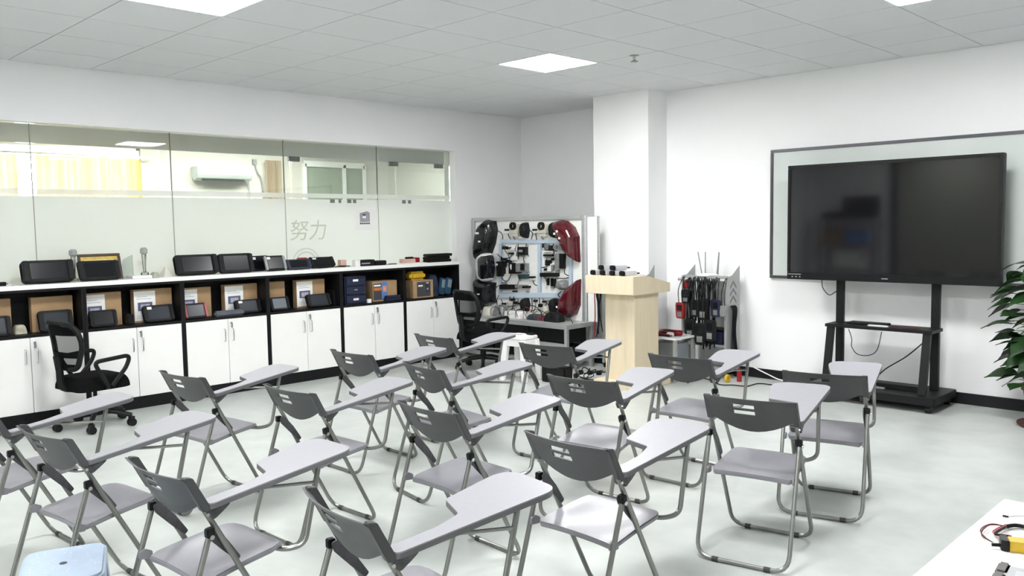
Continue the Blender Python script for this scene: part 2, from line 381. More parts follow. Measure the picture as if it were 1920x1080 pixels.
# second window of the office, dark glass
p, q = atx(570, 303, X2+0.02), atx(683, 358, X2+0.02)
win = thing('window_3', 'dark office window with a white frame', None, (X2, (p.y+q.y)/2, 1.2), 0, None, 'structure')
m = M()
for zz in (1.2, p.z-0.03): m.box(X2, X2+0.05, p.y, q.y, zz-0.045, zz+0.045)
for yy in (p.y, (p.y*0.35+q.y*0.65), q.y): m.box(X2, X2+0.05, yy-0.025, yy+0.025, 1.2, p.z-0.03)
obj('window_frame', m, WHITEP, win, world=True)
obj('pane', M().box(X2+0.005, X2+0.012, p.y, q.y, 1.2, p.z), mat('dim_pane', (0.30, 0.34, 0.28), 0.25, var=0.08), win, world=True, soft=0)
t = thing('ceiling_light', 'added light panel to brighten the far office', 'ceiling light', (-7.2, 1.0, H-0.05), 0)  # unseen lamp, added so the office reads bright through the glass
obj('housing', M().box(-0.32, 0.32, -1.6, 1.6, 0.02, 0.05), WHITEP, t); obj('diffuser', M().box(-0.3, 0.3, -1.55, 1.55, 0, 0.02), OFFICE_FILL, t, soft=0)
t = thing('ceiling_light', 'added light panel to brighten the right end of the far office', 'ceiling light', (-7.2, 6.2, H-0.05), 0)  # second unseen lamp, added to light the glass film from behind
obj('housing', M().box(-0.32, 0.32, -1.2, 1.2, 0.02, 0.05), WHITEP, t); obj('diffuser', M().box(-0.3, 0.3, -1.15, 1.15, 0, 0.02), emit('office_fill_dim', (0.98, 1.0, 0.97), 8.0), t, soft=0)
# glass partition of the office, with clamps
win = thing('window_4', 'frameless glass partition of the office with steel clamps', None, (XC, 2.5, 0), 0, None, 'structure')
for a, b in ((-4.0, -0.55), (-0.53, 1.05), (1.08, 2.65), (2.68, 4.2)): obj('glass_pane', M().box(XC+0.02, XC+0.03, a, b, 0, ZG-0.002), GLASS, win, world=True, soft=0)
for yy in (1.11, 2.62, 3.42): obj('clamp', M().box(XC+0.005, XC+0.045, yy-0.075, yy+0.075, ZG-0.06, ZG-0.001), GREYC, win, world=True, bevel=0.004)

# ------------------------------------------------------------------ glazed opening of the left wall
win = thing('window_1', 'long frameless glazing above the cabinets with frosted film', None, (GX, -1.5, 1.0), 0, None, 'structure')
seams = [-5.2, -3.38, -2.249, -1.115, 0.017, 1.152, 2.2]
chars = None
panes = []
for k in range(6):
    a, b = seams[k]+0.003, seams[k+1]-0.003
    p = obj('glass_pane', M().box(GX-0.005, GX+0.005, a, b, 1.0, ZG-0.002), GLASS, win, world=True, soft=0); panes.append(p)
    f = M().box(GX+0.0055, GX+0.0065, a, b, 1.0, 1.797); s = M().box(GX+0.0055, GX+0.0065, a, b, 1.812, 1.857)
    PAR[p.name] = PAR[win.name]
    obj('frosted_film', f, FILM, p, world=True, soft=0); obj('frosted_stripe', s, STRIPE, p, world=True, soft=0)
    if k < 5: obj('silicone_seam', M().box(GX-0.005, GX+0.007, b, b+0.006, 1.0, ZG-0.002), mat('silicone', (0.28, 0.27, 0.24), 0.6), win, world=True, soft=0)
for ya, yb in ((0.54, 0.598), (0.644, 0.677), (0.751, 0.804), (0.825, 0.866), (1.481, 1.533), (1.564, 1.609)):
    pn = panes[4] if ya < 1.15 else panes[5]
    obj('film_square', M().box(GX+0.0066, GX+0.0074, ya, yb, 1.762, 1.80), mat('film_square_grey', (0.16, 0.17, 0.16), 0.6), pn, world=True, soft=0)
# lettering cut in the film
def lettering(txt, size, y, z, x, rz, material, parent, name, shear=0.0):
    cu = bpy.data.curves.new(name, 'FONT'); cu.body = txt; cu.size = size; cu.extrude = 0.0004; cu.shear = shear; cu.offset = 0.0; cu.align_x = 'LEFT'
    o = bpy.data.objects.new(name, cu); COL.objects.link(o)
    bpy.context.view_layer.update()
    dg = bpy.context.evaluated_depsgraph_get(); me = bpy.data.meshes.new_from_object(o.evaluated_get(dg))
    bpy.data.objects.remove(o)
    R = Matrix.Rotation(rz, 4, 'Z') @ Matrix.Rotation(PI/2, 4, 'X')
    pl = PAR[parent.name] if parent is not None else (Vector((0, 0, 0)), 0.0)
    me.transform(Matrix.Rotation(-pl[1], 4, 'Z') @ Matrix.Translation(Vector((x, y, z)) - pl[0]) @ R)
    me.materials.clear(); me.materials.append(material)
    o = bpy.data.objects.new(name, me); COL.objects.link(o)
    if parent is not None: o.parent = parent
    return o
lettering('努力', 0.22, 0.045, 1.40, GX+0.0072, PI/2, CUTOUT, panes[4], 'film_lettering', 0.15)
m = M(); c = (0.235, 1.14)
for r0, r1 in ((0.150, 0.162), (0.112, 0.128)):
    ring = [(c[0]+r*math.cos(a), c[1]+r*math.sin(a)) for a in [2*PI*i/40 for i in range(40)] for r in (r0, r1)]
    vs = [(GX+0.0074, y, z) for y, z in ring]; m.add(vs, [(2*i, 2*i+1, (2*i+3) % 80, (2*i+2) % 80) for i in range(40)])
obj('film_emblem', m, CUTOUT, panes[4], world=True, soft=0)
# paper notice on the glass
t = thing('paper_notice', 'white paper notice with a grey picture taped to the glass', 'notice', (GX+0.01, 0.99, 1.47))
R0 = (GX+0.0075, GX+0.0085)
obj('sheet', M().box(*R0, 0.85, 1.135, 1.472, 1.69), PAPER, t, world=True, soft=0)
obj('picture', M().prism(roundpoly([(0.905, 1.56, 0), (1.035, 1.56, 0), (1.035, 1.66, 0.01), (1.0, 1.675, 0.01), (0.905, 1.655, 0.01)]), GX+0.0087, GX+0.0092, lambda a, b, d: (d, a, b)), GREYP, t, world=True, soft=0)
obj('picture_light', M().box(GX+0.0093, GX+0.0096, 0.94, 0.985, 1.60, 1.625), PAPER, t, world=True, soft=0)
obj('picture_dark', M().box(GX+0.0093, GX+0.0096, 0.945, 0.98, 1.628, 1.645), INK, t, world=True, soft=0)
m = M()
for k in range(5): m.box(GX+0.0087, GX+0.0092, 0.905+k*0.027, 0.925+k*0.027, 1.535, 1.553)
obj('print_row', m, INK, t, world=True, soft=0)

# ------------------------------------------------------------------ cabinets along the left wall
CF, CB, CT = -3.93, -4.24, 1.062             # front, back, underside of worktop
cuts = [-2.825, -2.015, -1.208, -0.39, 0.428, 1.232, 2.022]
clabels = ['white door cabinet at the left edge behind the rear office chair', 'white door cabinet right of the rear office chair',
           'white door cabinet under the two big black tablets', 'white door cabinet below the small blue black tablets',
           'white door cabinet with a navy plastic box on its shelf', 'end cabinet next to the corner with blue devices on its shelf']
for k in range(6):
    y0, y1 = cuts[k], cuts[k+1]
    t = thing('storage_cabinet', clabels[k], 'cabinet', ((CF+CB)/2, (y0+y1)/2, 0), 0, 'cabinets along the glass wall')
    for a in (y0+0.001, y1-0.019): obj('side_panel', M().box(CB, CF+0.002, a, a+0.018, 0.1, CT), BLACKLAM, t, world=True, soft=0)
    obj('back_panel', M().box(CB, CB+0.012, y0+0.02, y1-0.02, 0.1, CT), BLACKLAM, t, world=True, soft=0)
    obj('shelf', M().box(CB+0.013, CF, y0+0.02, y1-0.02, 0.692, 0.712), BLACKLAM, t, world=True, soft=0)
    obj('top_rail', M().box(CF-0.02, CF, y0+0.02, y1-0.02, CT-0.02, CT-0.001), BLACKLAM, t, world=True, soft=0)
    obj('plinth', M().box(CB, CF-0.004, y0+0.001, y1-0.001, 0, 0.099), BLACKLAM, t, world=True, soft=0)
    ym = (y0+y1)/2
    for a, b, hy, lock in ((y0+0.021, ym-0.002, ym-0.04, False), (ym+0.002, y1-0.021, ym+0.04, True)):
        d = obj('door', M().box(CF-0.018, CF+0.001, a, b, 0.103, 0.689), WHITELAM, t, world=True, bevel=0.0015, soft=0)
        PAR[d.name] = PAR[t.name]
        obj('handle', M().tube(bend([(CF+0.001, hy, 0.60), (CF+0.026, hy, 0.60), (CF+0.026, hy, 0.49), (CF+0.001, hy, 0.49)], 0.01, 3), 0.0048, 6), CHROME, d, world=True)
        if lock:
            obj('lock', M().lathe([(0.011, 0.001), (0.011, 0.008), (0.008, 0.010)], (CF, ym+0.03, 0.655), 12, 'x'), CHROME, d, world=True)
            obj('key', M().box(CF+0.010, CF+0.026, ym+0.0285, ym+0.0315, 0.648, 0.662).box(CF+0.02, CF+0.024, ym+0.02, ym+0.036, 0.61, 0.648), GREYC, d, world=True)
tag(obj('worktop', M().box(CB-0.008, CF+0.012, cuts[0], cuts[-1]+0.004, CT+0.001, 1.098), WHITELAM, bevel=0.002), 'long white worktop lying over the row of cabinets', 'worktop')

# rugged tablets: local x runs along the cabinet, local -y faces the room
def slab(w, h, th, tilt, name='body'):
    """mapping for a plate leaning back; (a across, b up the plate, d out of its front)"""
    s, c = math.sin(tilt), math.cos(tilt)
    z0 = th*s
    return lambda a, b, d: (a, b*s - d*c + 0.0, b*c - d*s*-1.0*0 + z0 + d*-s + 0.0)
def rugged_tablet(label, x, y0, y1, zb, zt, tilt=0.35, yaw=0.0, screen=SCREEN, body=RUBBER, sticker=False, group='rugged diagnostic tablets', th=0.045, accent=None):
    w_ = (y1-y0); h_ = (zt-zb)/math.cos(tilt) - th*math.sin(tilt)
    t = thing('rugged_tablet', label, 'tablet', (x, (y0+y1)/2, zb), PI/2+yaw, group)
    c, s = math.cos(tilt), math.sin(tilt)
    mp = lambda a, b, d: (a, b*s - d*c, b*c + d*s)            # d: out of the front face
    W, R = w_/2, min(w_, h_)*0.16
    out = roundpoly([(-W, 0, R), (W, 0, R), (W, h_, R), (-W, h_, R)], 3)
    inn = roundpoly([(-W*0.70, h_*0.13, 0.008), (W*0.70, h_*0.13, 0.008), (W*0.70, h_*0.87, 0.008), (-W*0.70, h_*0.87, 0.008)], 2)
    obj('body', M().prism(out, 0, th*0.75, mp), body, t, bevel=0.006)
    for sx in (-1, 1):
        gp = roundpoly([(sx*W*1.0, h_*0.04, 0.01), (sx*W*0.76, h_*0.02, 0.01), (sx*W*0.76, h_*0.98, 0.01), (sx*W*1.0, h_*0.96, 0.01)], 2)
        obj('grip', M().prism(gp, th*0.2, th, mp), accent or body, t, bevel=0.005)
    obj('screen', M().prism(inn, th*0.74, th*0.79, mp), screen, t, soft=0)
    obj('rear_stand', M().prism([(-W*0.4, h_*0.02), (W*0.4, h_*0.02), (W*0.3, h_*0.6), (-W*0.3, h_*0.6)], -0.006, -0.001, mp).add([mp(-W*0.35, h_*0.5, -0.004), mp(W*0.35, h_*0.5, -0.004), (W*0.35, h_*0.5*s+0.03, 0.0), (-W*0.35, h_*0.5*s+0.03, 0.0), mp(-W*0.35, h_*0.5-0.006, -0.006), mp(W*0.35, h_*0.5-0.006, -0.006), (W*0.35, h_*0.5*s+0.022, 0.0), (-W*0.35, h_*0.5*s+0.022, 0.0)], [(0, 1, 2, 3), (7, 6, 5, 4), (0, 4, 5, 1), (1, 5, 6, 2), (2, 6, 7, 3), (3, 7, 4, 0)]), BLACKP, t, soft=0)
    if sticker: obj('sticker', M().prism([(-W*0.72, h_*0.74), (-W*0.42, h_*0.74), (-W*0.42, h_*0.9), (-W*0.72, h_*0.9)], th*0.80, th*0.82, mp), PAPER, t, soft=0)
    return t
WT = 1.0985
rugged_tablet('thick black rugged tablet at the left end of the worktop', -4.03, -2.43, -2.06, WT, 1.29, 0.30, 0.0, th=0.09)
rugged_tablet('black rugged tablet in front of the gold framed plaque', -4.00, -2.02, -1.70, WT, 1.27, 0.42)
rugged_tablet('large black tablet, left of the leaning pair mid worktop', -4.02, -1.225, -0.84, WT, 1.29, 0.32, 0.0, th=0.07)
rugged_tablet('large black tablet, right of the leaning pair mid worktop', -4.00, -0.835, -0.50, WT, 1.285, 0.24, 0.0, th=0.05)
rugged_tablet('narrow black tablet half hidden behind its neighbour', -4.12, -0.47, -0.26, WT, 1.25, 0.2, 0.15, sticker=True, th=0.04)
rugged_tablet('slim black tablet with a silver rim on the worktop', -3.99, -0.375, -0.155, WT, 1.25, 0.36, 0.0, sticker=True, th=0.035, accent=GREYC)
rugged_tablet('low dark blue tablet on the worktop', -4.00, -0.145, 0.125, WT, 1.205, 0.5, 0.0, body=BLUEP, th=0.04)
rugged_tablet('red backed black tablet lying on its side', -4.03, 0.14, 0.42, WT, 1.215, 0.6, 0.0, sticker=True, th=0.045)
tag(obj('tablet_sleeve', M().box(-4.16, -4.10, 0.06, 0.16, WT, 1.21), RED, bevel=0.008), 'small red sleeve behind the dark blue tablet', 'sleeve')
tag(obj('handset', M().box(-4.06, -3.99, -2.80, -2.53, WT, 1.128), BLACKP, bevel=0.012), 'black handset lying at the left end of the worktop', 'handset')
t = thing('key_bunch', 'small bunch of keys on the worktop left of the thick tablet', 'keys', (-4.0, -2.47, WT))
obj('ring', M().tube([(0.012*math.cos(a), 0.012*math.sin(a), 0.003) for a in [i*PI/6 for i in range(13)]], 0.0015, 5), CHROME, t)
obj('key', M().box(-0.004, 0.004, 0.012, 0.05, 0, 0.003), GREYC, t); obj('key', M().box(-0.03, 0.01, -0.03, -0.015, 0, 0.003), GREYC, t)
# gold plaque, crystal trophies, rocks
t = thing('award_plaque', 'gold award plaque in a dark wooden frame leaning on the glass', 'plaque', (-4.13, -1.80, WT), PI/2)
hp, wp, tl = 0.222, 0.17, 0.28
mp = lambda a, b, d: (a, b*math.sin(tl)-d*math.cos(tl), b*math.cos(tl)+d*math.sin(tl))
fr = M()
fr.prism([(-wp, 0), (wp, 0), (wp, 0.022), (-wp, 0.022)], 0, 0.018, mp).prism([(-wp, hp-0.022), (wp, hp-0.022), (wp, hp), (-wp, hp)], 0, 0.018, mp)
fr.prism([(-wp, 0.022), (-wp+0.022, 0.022), (-wp+0.022, hp-0.022), (-wp, hp-0.022)], 0, 0.018, mp).prism([(wp-0.022, 0.022), (wp, 0.022), (wp, hp-0.022), (wp-0.022, hp-0.022)], 0, 0.018, mp)
obj('frame', fr, DWOOD, t, bevel=0.003); obj('gold_sheet', M().prism([(-wp+0.022, 0.022), (wp-0.022, 0.022), (wp-0.022, hp-0.022), (-wp+0.022, hp-0.022)], 0.002, 0.008, mp), GOLD, t, soft=0)
obj('inner_panel', M().prism([(-wp+0.05, 0.05), (wp-0.05, 0.05), (wp-0.05, hp-0.05), (-wp+0.05, hp-0.05)], 0.008, 0.010, mp), mat('gold_light', (0.75, 0.62, 0.28), 0.4, metal=0.4, var=0.1, scale=60), t, soft=0)
for yy, lb in ((-2.012, 'crystal column trophy left of the gold plaque'), (-1.475, 'crystal column trophy on the white pedestal box')):
    zz = WT if yy < -1.6 else 1.124
    t = thing('crystal_trophy', lb, 'trophy', (-4.14 if yy < -1.6 else -4.05, yy, zz), 0.4, 'crystal trophies on the worktop')
    hgt = 1.36-zz
    obj('foot', M().lathe([(0.032, 0), (0.030, 0.02), (0.012, 0.028)], n=8), CRYSTAL, t, soft=0)
    obj('column', M().lathe([(0.012, 0.028), (0.020, hgt-0.06)], n=6), CRYSTAL, t, soft=0)
    obj('head', M().lathe([(0.018, hgt-0.06), (0.030, hgt-0.045), (0.030, hgt-0.015), (0.018, hgt)], n=8), mat('smoky_crystal', (0.32, 0.33, 0.32), 0.15), t, soft=0)
tag(obj('pedestal_box', M().box(-4.12, -3.98, -1.605, -1.44, WT, 1.123), WHITEP, bevel=0.003), 'flat white box under the crystal trophy', 'box')
t = thing('acrylic_award', 'clear acrylic plaque beside the crystal trophy', 'award', (-4.15, -1.585, WT), PI/2)
obj('plate', M().prism(roundpoly([(-0.055, 0.012, 0), (0.055, 0.012, 0), (0.05, 0.2, 0), (-0.03, 0.16, 0.03)]), 0, 0.012, lambda a, b, d: (a, d, b)), CRYSTAL, t, soft=0); obj('base', M().box(-0.06, 0.06, -0.015, 0.03, 0, 0.012), CRYSTAL, t, soft=0)
tag(obj('ornament_stone', M().puff(roundpoly([(-1.445, -4.06, 0.02), (-1.37, -4.05, 0.02), (-1.36, -4.0, 0.02), (-1.42, -3.99, 0.02)], 3), WT, 0.045, lambda a, b, d: (b, a, d)), mat('greenish_stone', (0.36, 0.37, 0.30), 0.5, var=0.3, scale=30)), 'small greenish ornament stone on the worktop', 'ornament')
tag(obj('crystal_pyramid', M().add([(-4.1, -1.345, WT), (-4.0, -1.33, WT), (-4.02, -1.25, WT), (-4.1, -1.26, WT), (-4.06, -1.29, 1.195)], [(3, 2, 1, 0), (0, 1, 4), (1, 2, 4), (2, 3, 4), (3, 0, 4)]), mat('milky_crystal', (0.66, 0.64, 0.57), 0.2), soft=0), 'milky crystal pyramid left of the large tablets', 'ornament')
# right half of the worktop
tag(obj('cable_coil', M().tube(smooth([(-4.05, 0.44, 1.104), (-4.1, 0.5, 1.104), (-4.03, 0.55, 1.104), (-4.0, 0.48, 1.108), (-4.08, 0.52, 1.110), (-4.05, 0.62, 1.104)]), 0.005, 6), RUBBER), 'thin black cable curled behind the small white boxes', 'cable')
tag(obj('card_box', M().box(-4.14, -4.08, 0.53, 0.60, WT, 1.17), PINK, bevel=0.002), 'small pinkish card box at the glass', 'box')
for k in range(3): tag(obj('small_carton', M().box(-4.02, -3.96, 0.628, 0.688, WT+k*0.0225, WT+0.0222+k*0.0225), WHITEP, bevel=0.0015), ['bottom one of three tiny white cartons', 'middle one of three tiny white cartons', 'top one of three tiny white cartons'][k], 'carton', 'tiny white cartons in a stack')
t = thing('black_carton', 'flat black carton with grey print on the worktop', 'carton', (-4.03, 0.79, WT), PI/2)
obj('body', M().box(-0.095, 0.095, -0.05, 0.05, 0, 0.065), BLACKP, t, bevel=0.002); obj('print', M().box(-0.075, 0.035, -0.0508, -0.0502, 0.022, 0.034), GREYP, t, soft=0)
t = thing('black_adapter', 'black adapter block with plugs beside the black carton', 'adapter', (-4.02, 0.98, WT), PI/2)
obj('body', M().box(-0.08, 0.06, -0.04, 0.04, 0, 0.05), BLACKP, t, bevel=0.006)
for k in range(2): obj('plug', M().box(0.06, 0.095, -0.03, 0.0, 0.008+k*0.024, 0.02+k*0.024), WHITEP, t, bevel=0.003)
obj('lead', M().tube(smooth([(0.06, 0.02, 0.008), (0.13, 0.0, 0.006), (0.2, -0.03, 0.006)]), 0.005, 6), RUBBER, t)
t = thing('paper_sheets', 'white sheets of paper near the right end of the worktop', 'paper', (-4.0, 1.40, WT), PI/2-0.12)
obj('sheet', M().box(-0.15, 0.15, -0.06, 0.10, 0, 0.002), PAPER, t, soft=0); obj('sheet', M().box(-0.13, 0.16, -0.06, 0.09, 0.0022, 0.004, Matrix.Rotation(0.1, 3, 'Z')), PAPER, t, soft=0)
t = thing('grinder', 'pink boxed tool with black top and red end on the worktop', 'tool', (-4.16, 1.48, WT), PI/2)
obj('carton', M().box(-0.11, 0.07, -0.035, 0.035, 0, 0.045), PINK, t, bevel=0.004); obj('black_top', M().box(-0.05, 0.06, -0.02, 0.02, 0.045, 0.066), BLACKP, t, bevel=0.008); obj('red_end', M().box(0.072, 0.135, -0.03, 0.03, 0, 0.056), RED, t, bevel=0.006)
for k in range(3):
    t = thing('folded_device', ['bottom black folded device at the right end of the worktop', 'middle black folded device at the right end of the worktop', 'top black folded device at the right end of the worktop'][k], 'device', (-4.05, 1.80+(0.0, -0.01, 0.01)[k], WT+0.0315*k), PI/2+(0.0, 0.08, -0.05)[k], 'black folded devices in a pile')
    obj('body', M().box(-0.17, 0.17, -0.055, 0.055, 0, 0.030), BLACKP, t, bevel=0.007); obj('knob', M().lathe([(0.012, 0), (0.012, 0.025)], (0.175, -0.02, 0.003), 10), RUBBER, t)

# ------------------------------------------------------------------ things in the open shelves
SB = 0.7125
def kraft_box(label, x, y0, y1, zt, d=0.07, kind=0, zb=SB):
    t = thing('cardboard_box', label, 'box', (x, (y0+y1)/2, zb), PI/2, 'cardboard boxes in the open shelves'); W = (y1-y0)/2; h = zt-zb
    obj('carton', M().box(-W, W, -d/2, d/2, 0, h), KRAFT, t, bevel=0.002)
    F = -d/2-0.0006
    obj('lid_flap', M().box(-W, W, -d/2, d/2, h+0.0002, h+0.003), KRAFT, t, soft=0)
    if kind == 1:
        obj('label_sheet', M().box(-W*0.98, W*0.12, F-0.0004, F, h*0.06, h*0.96), PAPER, t, soft=0)
        obj('product_picture', M().box(-W*0.80, -W*0.05, F-0.001, F-0.0005, h*0.36, h*0.62), mat('print_violet', (0.10, 0.10, 0.19), 0.6), t, soft=0)
        obj('picture_screen', M().box(-W*0.66, -W*0.18, F-0.0016, F-0.0011, h*0.40, h*0.56), mat('print_pale', (0.42, 0.43, 0.50), 0.6, var=0.3, scale=60), t, soft=0)
        obj('text_lines', M().box(-W*0.85, -W*0.1, F-0.001, F-0.0005, h*0.72, h*0.735).box(-W*0.85, -W*0.3, F-0.001, F-0.0005, h*0.78, h*0.795).box(-W*0.85, -W*0.4, F-0.001, F-0.0005, h*0.2, h*0.21).box(-W*0.85, -W*0.2, F-0.001, F-0.0005, h*0.14, h*0.15), GREYP, t, soft=0)
    if kind == 2:
        obj('black_print', M().box(-W*0.95, W*0.05, F-0.0004, F, h*0.08, h*0.9), INK, t, soft=0)
        obj('orange_print', M().box(-W*0.9, -W*0.2, F-0.001, F-0.0005, h*0.55, h*0.7), mat('print_orange', (0.5, 0.16, 0.04), 0.6, var=0.3, scale=60), t, soft=0)
        obj('white_print', M().box(-W*0.9, -W*0.35, F-0.001, F-0.0005, h*0.76, h*0.84), PAPER, t, soft=0)
        obj('phone_picture', M().prism(roundpoly([(-W*0.28, h*0.1, 0.01), (W*0.2, h*0.1, 0.01), (W*0.2, h*0.97, 0.02), (-W*0.28, h*0.97, 0.02)], 3), -F, -F+0.0012, lambda a, b, dd: (a, -dd, b)), mat('print_blue', (0.10, 0.20, 0.42), 0.5), t, soft=0)
        obj('phone_screen', M().box(-W*0.18, W*0.1, F-0.0018, F-0.0013, h*0.48, h*0.76), mat('print_coral', (0.65, 0.28, 0.18), 0.5, var=0.2, scale=50), t, soft=0)
    if kind == 3:
        obj('black_print', M().box(-W*0.62, W*0.72, F-0.0004, F, h*0.08, h*0.92), INK, t, soft=0)
        obj('white_print', M().box(-W*0.5, -W*0.05, F-0.001, F-0.0005, h*0.66, h*0.74).box(W*0.3, W*0.55, F-0.001, F-0.0005, h*0.82, h*0.87), PAPER, t, soft=0)
        obj('tester_picture', M().box(W*0.25, W*0.6, F-0.001, F-0.0005, h*0.3, h*0.78), mat('print_dark', (0.035, 0.035, 0.045), 0.4), t, soft=0)
        obj('knob_picture', M().lathe([(0.012, 0), (0.012, 0.001)], (W*0.42, F-0.0025, h*0.5), 12, 'y'), GREYP, t, soft=0)
    return t
kraft_box('plain cardboard box at the left edge of the shelf', -4.12, -2.79, -2.50, 0.99)
kraft_box('plain cardboard box behind the rear office chair', -4.11, -2.36, -2.055, 0.985)
kraft_box('cardboard box with white label behind a dark folded tablet', -4.11, -1.975, -1.672, 0.99, kind=1)
kraft_box('cardboard box with white label behind a shiny screen tablet', -4.10, -1.575, -1.245, 0.995, kind=1)
kraft_box('cardboard box with white label behind the red rimmed tablet', -4.12, -1.17, -0.875, 0.98, kind=1)
kraft_box('cardboard box with white label behind the long grey pouch', -4.12, -0.745, -0.415, 0.985, kind=1)
kraft_box('cardboard box with a narrow label left in its shelf', -4.13, -0.36, -0.115, 0.985, kind=0)
kraft_box('cardboard box with white label beside the dark corner box', -4.11, 0.0, 0.325, 0.985, kind=1)
kraft_box('cardboard box with a blue phone picture', -4.09, 0.87, 1.19, 0.925, d=0.16, kind=2)
kraft_box('cardboard box with a black product print under the yellow bag', -4.06, 1.38, 1.665, 0.905, d=0.18, kind=3)
rugged_tablet('blue screened tablet at the left edge of the shelf', -3.99, -2.80, -2.53, SB, 0.875, 0.3, 0.0, SCREENB)
rugged_tablet('black tablet half hidden by the rear office chair', -4.02, -2.33, -2.08, SB, 0.885, 0.3, 0.0, SCREENB)
rugged_tablet('dark folded tablet without a visible screen in the shelf', -4.02, -1.955, -1.74, SB, 0.857, 0.25)
rugged_tablet('shelf tablet with shiny grey screen and white sticker', -4.00, -1.525, -1.265, SB, 0.865, 0.35, 0.0, SCREENB, sticker=True)
rugged_tablet('shelf tablet with a red and silver rim', -4.00, -1.165, -0.955, SB, 0.852, 0.35, 0.0, SCREENB, accent=RED, th=0.03)
rugged_tablet('black shelf tablet with a white sticker behind the grey pouch', -4.03, -0.675, -0.422, SB, 0.848, 0.3, 0.0, SCREENB, sticker=True)
rugged_tablet('grey screened tablet left in the fourth shelf', -4.00, -0.335, -0.135, SB, 0.85, 0.35, 0.0, mat('device_screen_grey', (0.12, 0.14, 0.16), 0.2))
rugged_tablet('black tablet leaning right of centre in the fourth shelf', -4.00, 0.07, 0.335, SB, 0.85, 0.42, 0.0, SCREENB)
tag(obj('grey_pouch', M().box(-4.0, -3.945, -0.905, -0.62, SB, 0.765), mat('grey_felt', (0.09, 0.10, 0.115), 0.8, var=0.15), bevel=0.014, seg=3), 'long dark grey pouch lying at the shelf edge', 'pouch')
tag(obj('tool_case', M().box(-4.14, -4.0, -1.72+0.06, -1.60, SB, 0.80), BLACKP, bevel=0.008), 'small black case between two boxes in the second shelf', 'case')
tag(obj('dark_carton', M().box(-4.14, -4.0, 0.375, 0.405, SB, 0.87), BLACKP, bevel=0.004), 'thin dark carton at the end of the fourth shelf', 'carton')
tag(obj('packing_paper', M().puff(roundpoly([(-2.50, -4.12, 0.02), (-2.41, -4.12, 0.02), (-2.40, -4.04, 0.02), (-2.49, -4.05, 0.02)], 3), SB, 0.07, lambda a, b, d: (b, a, d), keep=0.5), mat('crumpled_paper', (0.5, 0.48, 0.38), 0.8, var=0.3, scale=40), soft=0), 'crumpled packing paper at the left of the shelf', 'paper')
t = thing('storage_box', 'navy plastic drawer box with white labels', 'box', (-4.05, 0.62, SB), PI/2)
obj('body', M().box(-0.13, 0.13, -0.09, 0.09, 0, 0.285), BLUEP, t, bevel=0.006)
for k in range(3): obj('drawer', M().box(-0.12, 0.12, -0.097, -0.089, 0.012+k*0.09, 0.094+k*0.09), BLUEP, t, bevel=0.004)
for zz in (0.04, 0.235): obj('label_tag', M().box(-0.035, 0.03, -0.0985, -0.0975, zz, zz+0.022), PAPER, t, soft=0)
obj('latch', M().box(-0.03, 0.02, -0.105, -0.0975, 0.14, 0.16), GREYC, t, bevel=0.004)
tag(obj('tape_roll', M().lathe([(0.014, 0), (0.026, 0), (0.026, 0.04), (0.014, 0.04), (0.014, 0)], (-3.97, 0.79, SB), 18, cap=False), WHITEP), 'small white tape roll next to the navy drawer box', 'tape')
for k in range(2): tag(obj('blue_folder', M().box(-3.99, -3.94, 0.99+0.01*k, 1.20-0.01*k, SB+0.001+k*0.03, SB+0.029+k*0.03), BLUEP, bevel=0.008), ['lower blue pouch before the phone picture box', 'upper blue pouch before the phone picture box'][k], 'pouch', 'blue pouches')
tag(obj('yellow_bag', M().box(-4.13, -3.99, 1.37, 1.595, 0.910, 1.005), YELLOW, bevel=0.03, seg=3), 'yellow plastic bag on top of a cardboard box', 'bag')
tag(obj('dark_blue_bag', M().puff(roundpoly([(1.69, -4.2, 0.03), (1.83, -4.2, 0.03), (1.83, -4.05, 0.03), (1.69, -4.05, 0.03)], 3), SB, 0.24, lambda a, b, d: (b, a, d), keep=0.55), mat('dark_blue_cloth', (0.02, 0.035, 0.07), 0.8, var=0.5, scale=20, bump=0.5, bscale=30)), 'crumpled dark blue bag in the end shelf', 'bag')
for k in range(2):
    t = thing('blue_handheld', ['blue handheld device leaning at the back of the end shelf', 'blue handheld device with grey screen leaning in the end shelf'][k], 'handheld device', (-4.05+0.03*k, 1.83+0.065*k, SB), PI/2+0.15, 'blue handheld devices')
    R = Matrix.Rotation(0.22, 3, 'Y')
    mp = lambda a, b, d: tuple(R @ Vector((a, -d, b)) + Vector((0.0, 0, 0.012)))
    obj('body', M().prism(roundpoly([(-0.04, 0, 0.02), (0.04, 0, 0.02), (0.045, 0.19, 0.02), (-0.045, 0.19, 0.02)], 3), 0, 0.035, mp), BLUED, t, bevel=0.006)
    obj('screen', M().prism([(-0.03, 0.08), (0.03, 0.08), (0.032, 0.17), (-0.032, 0.17)], 0.0352, 0.037, mp), mat('pale_screen', (0.22, 0.30, 0.34), 0.3), t, soft=0)

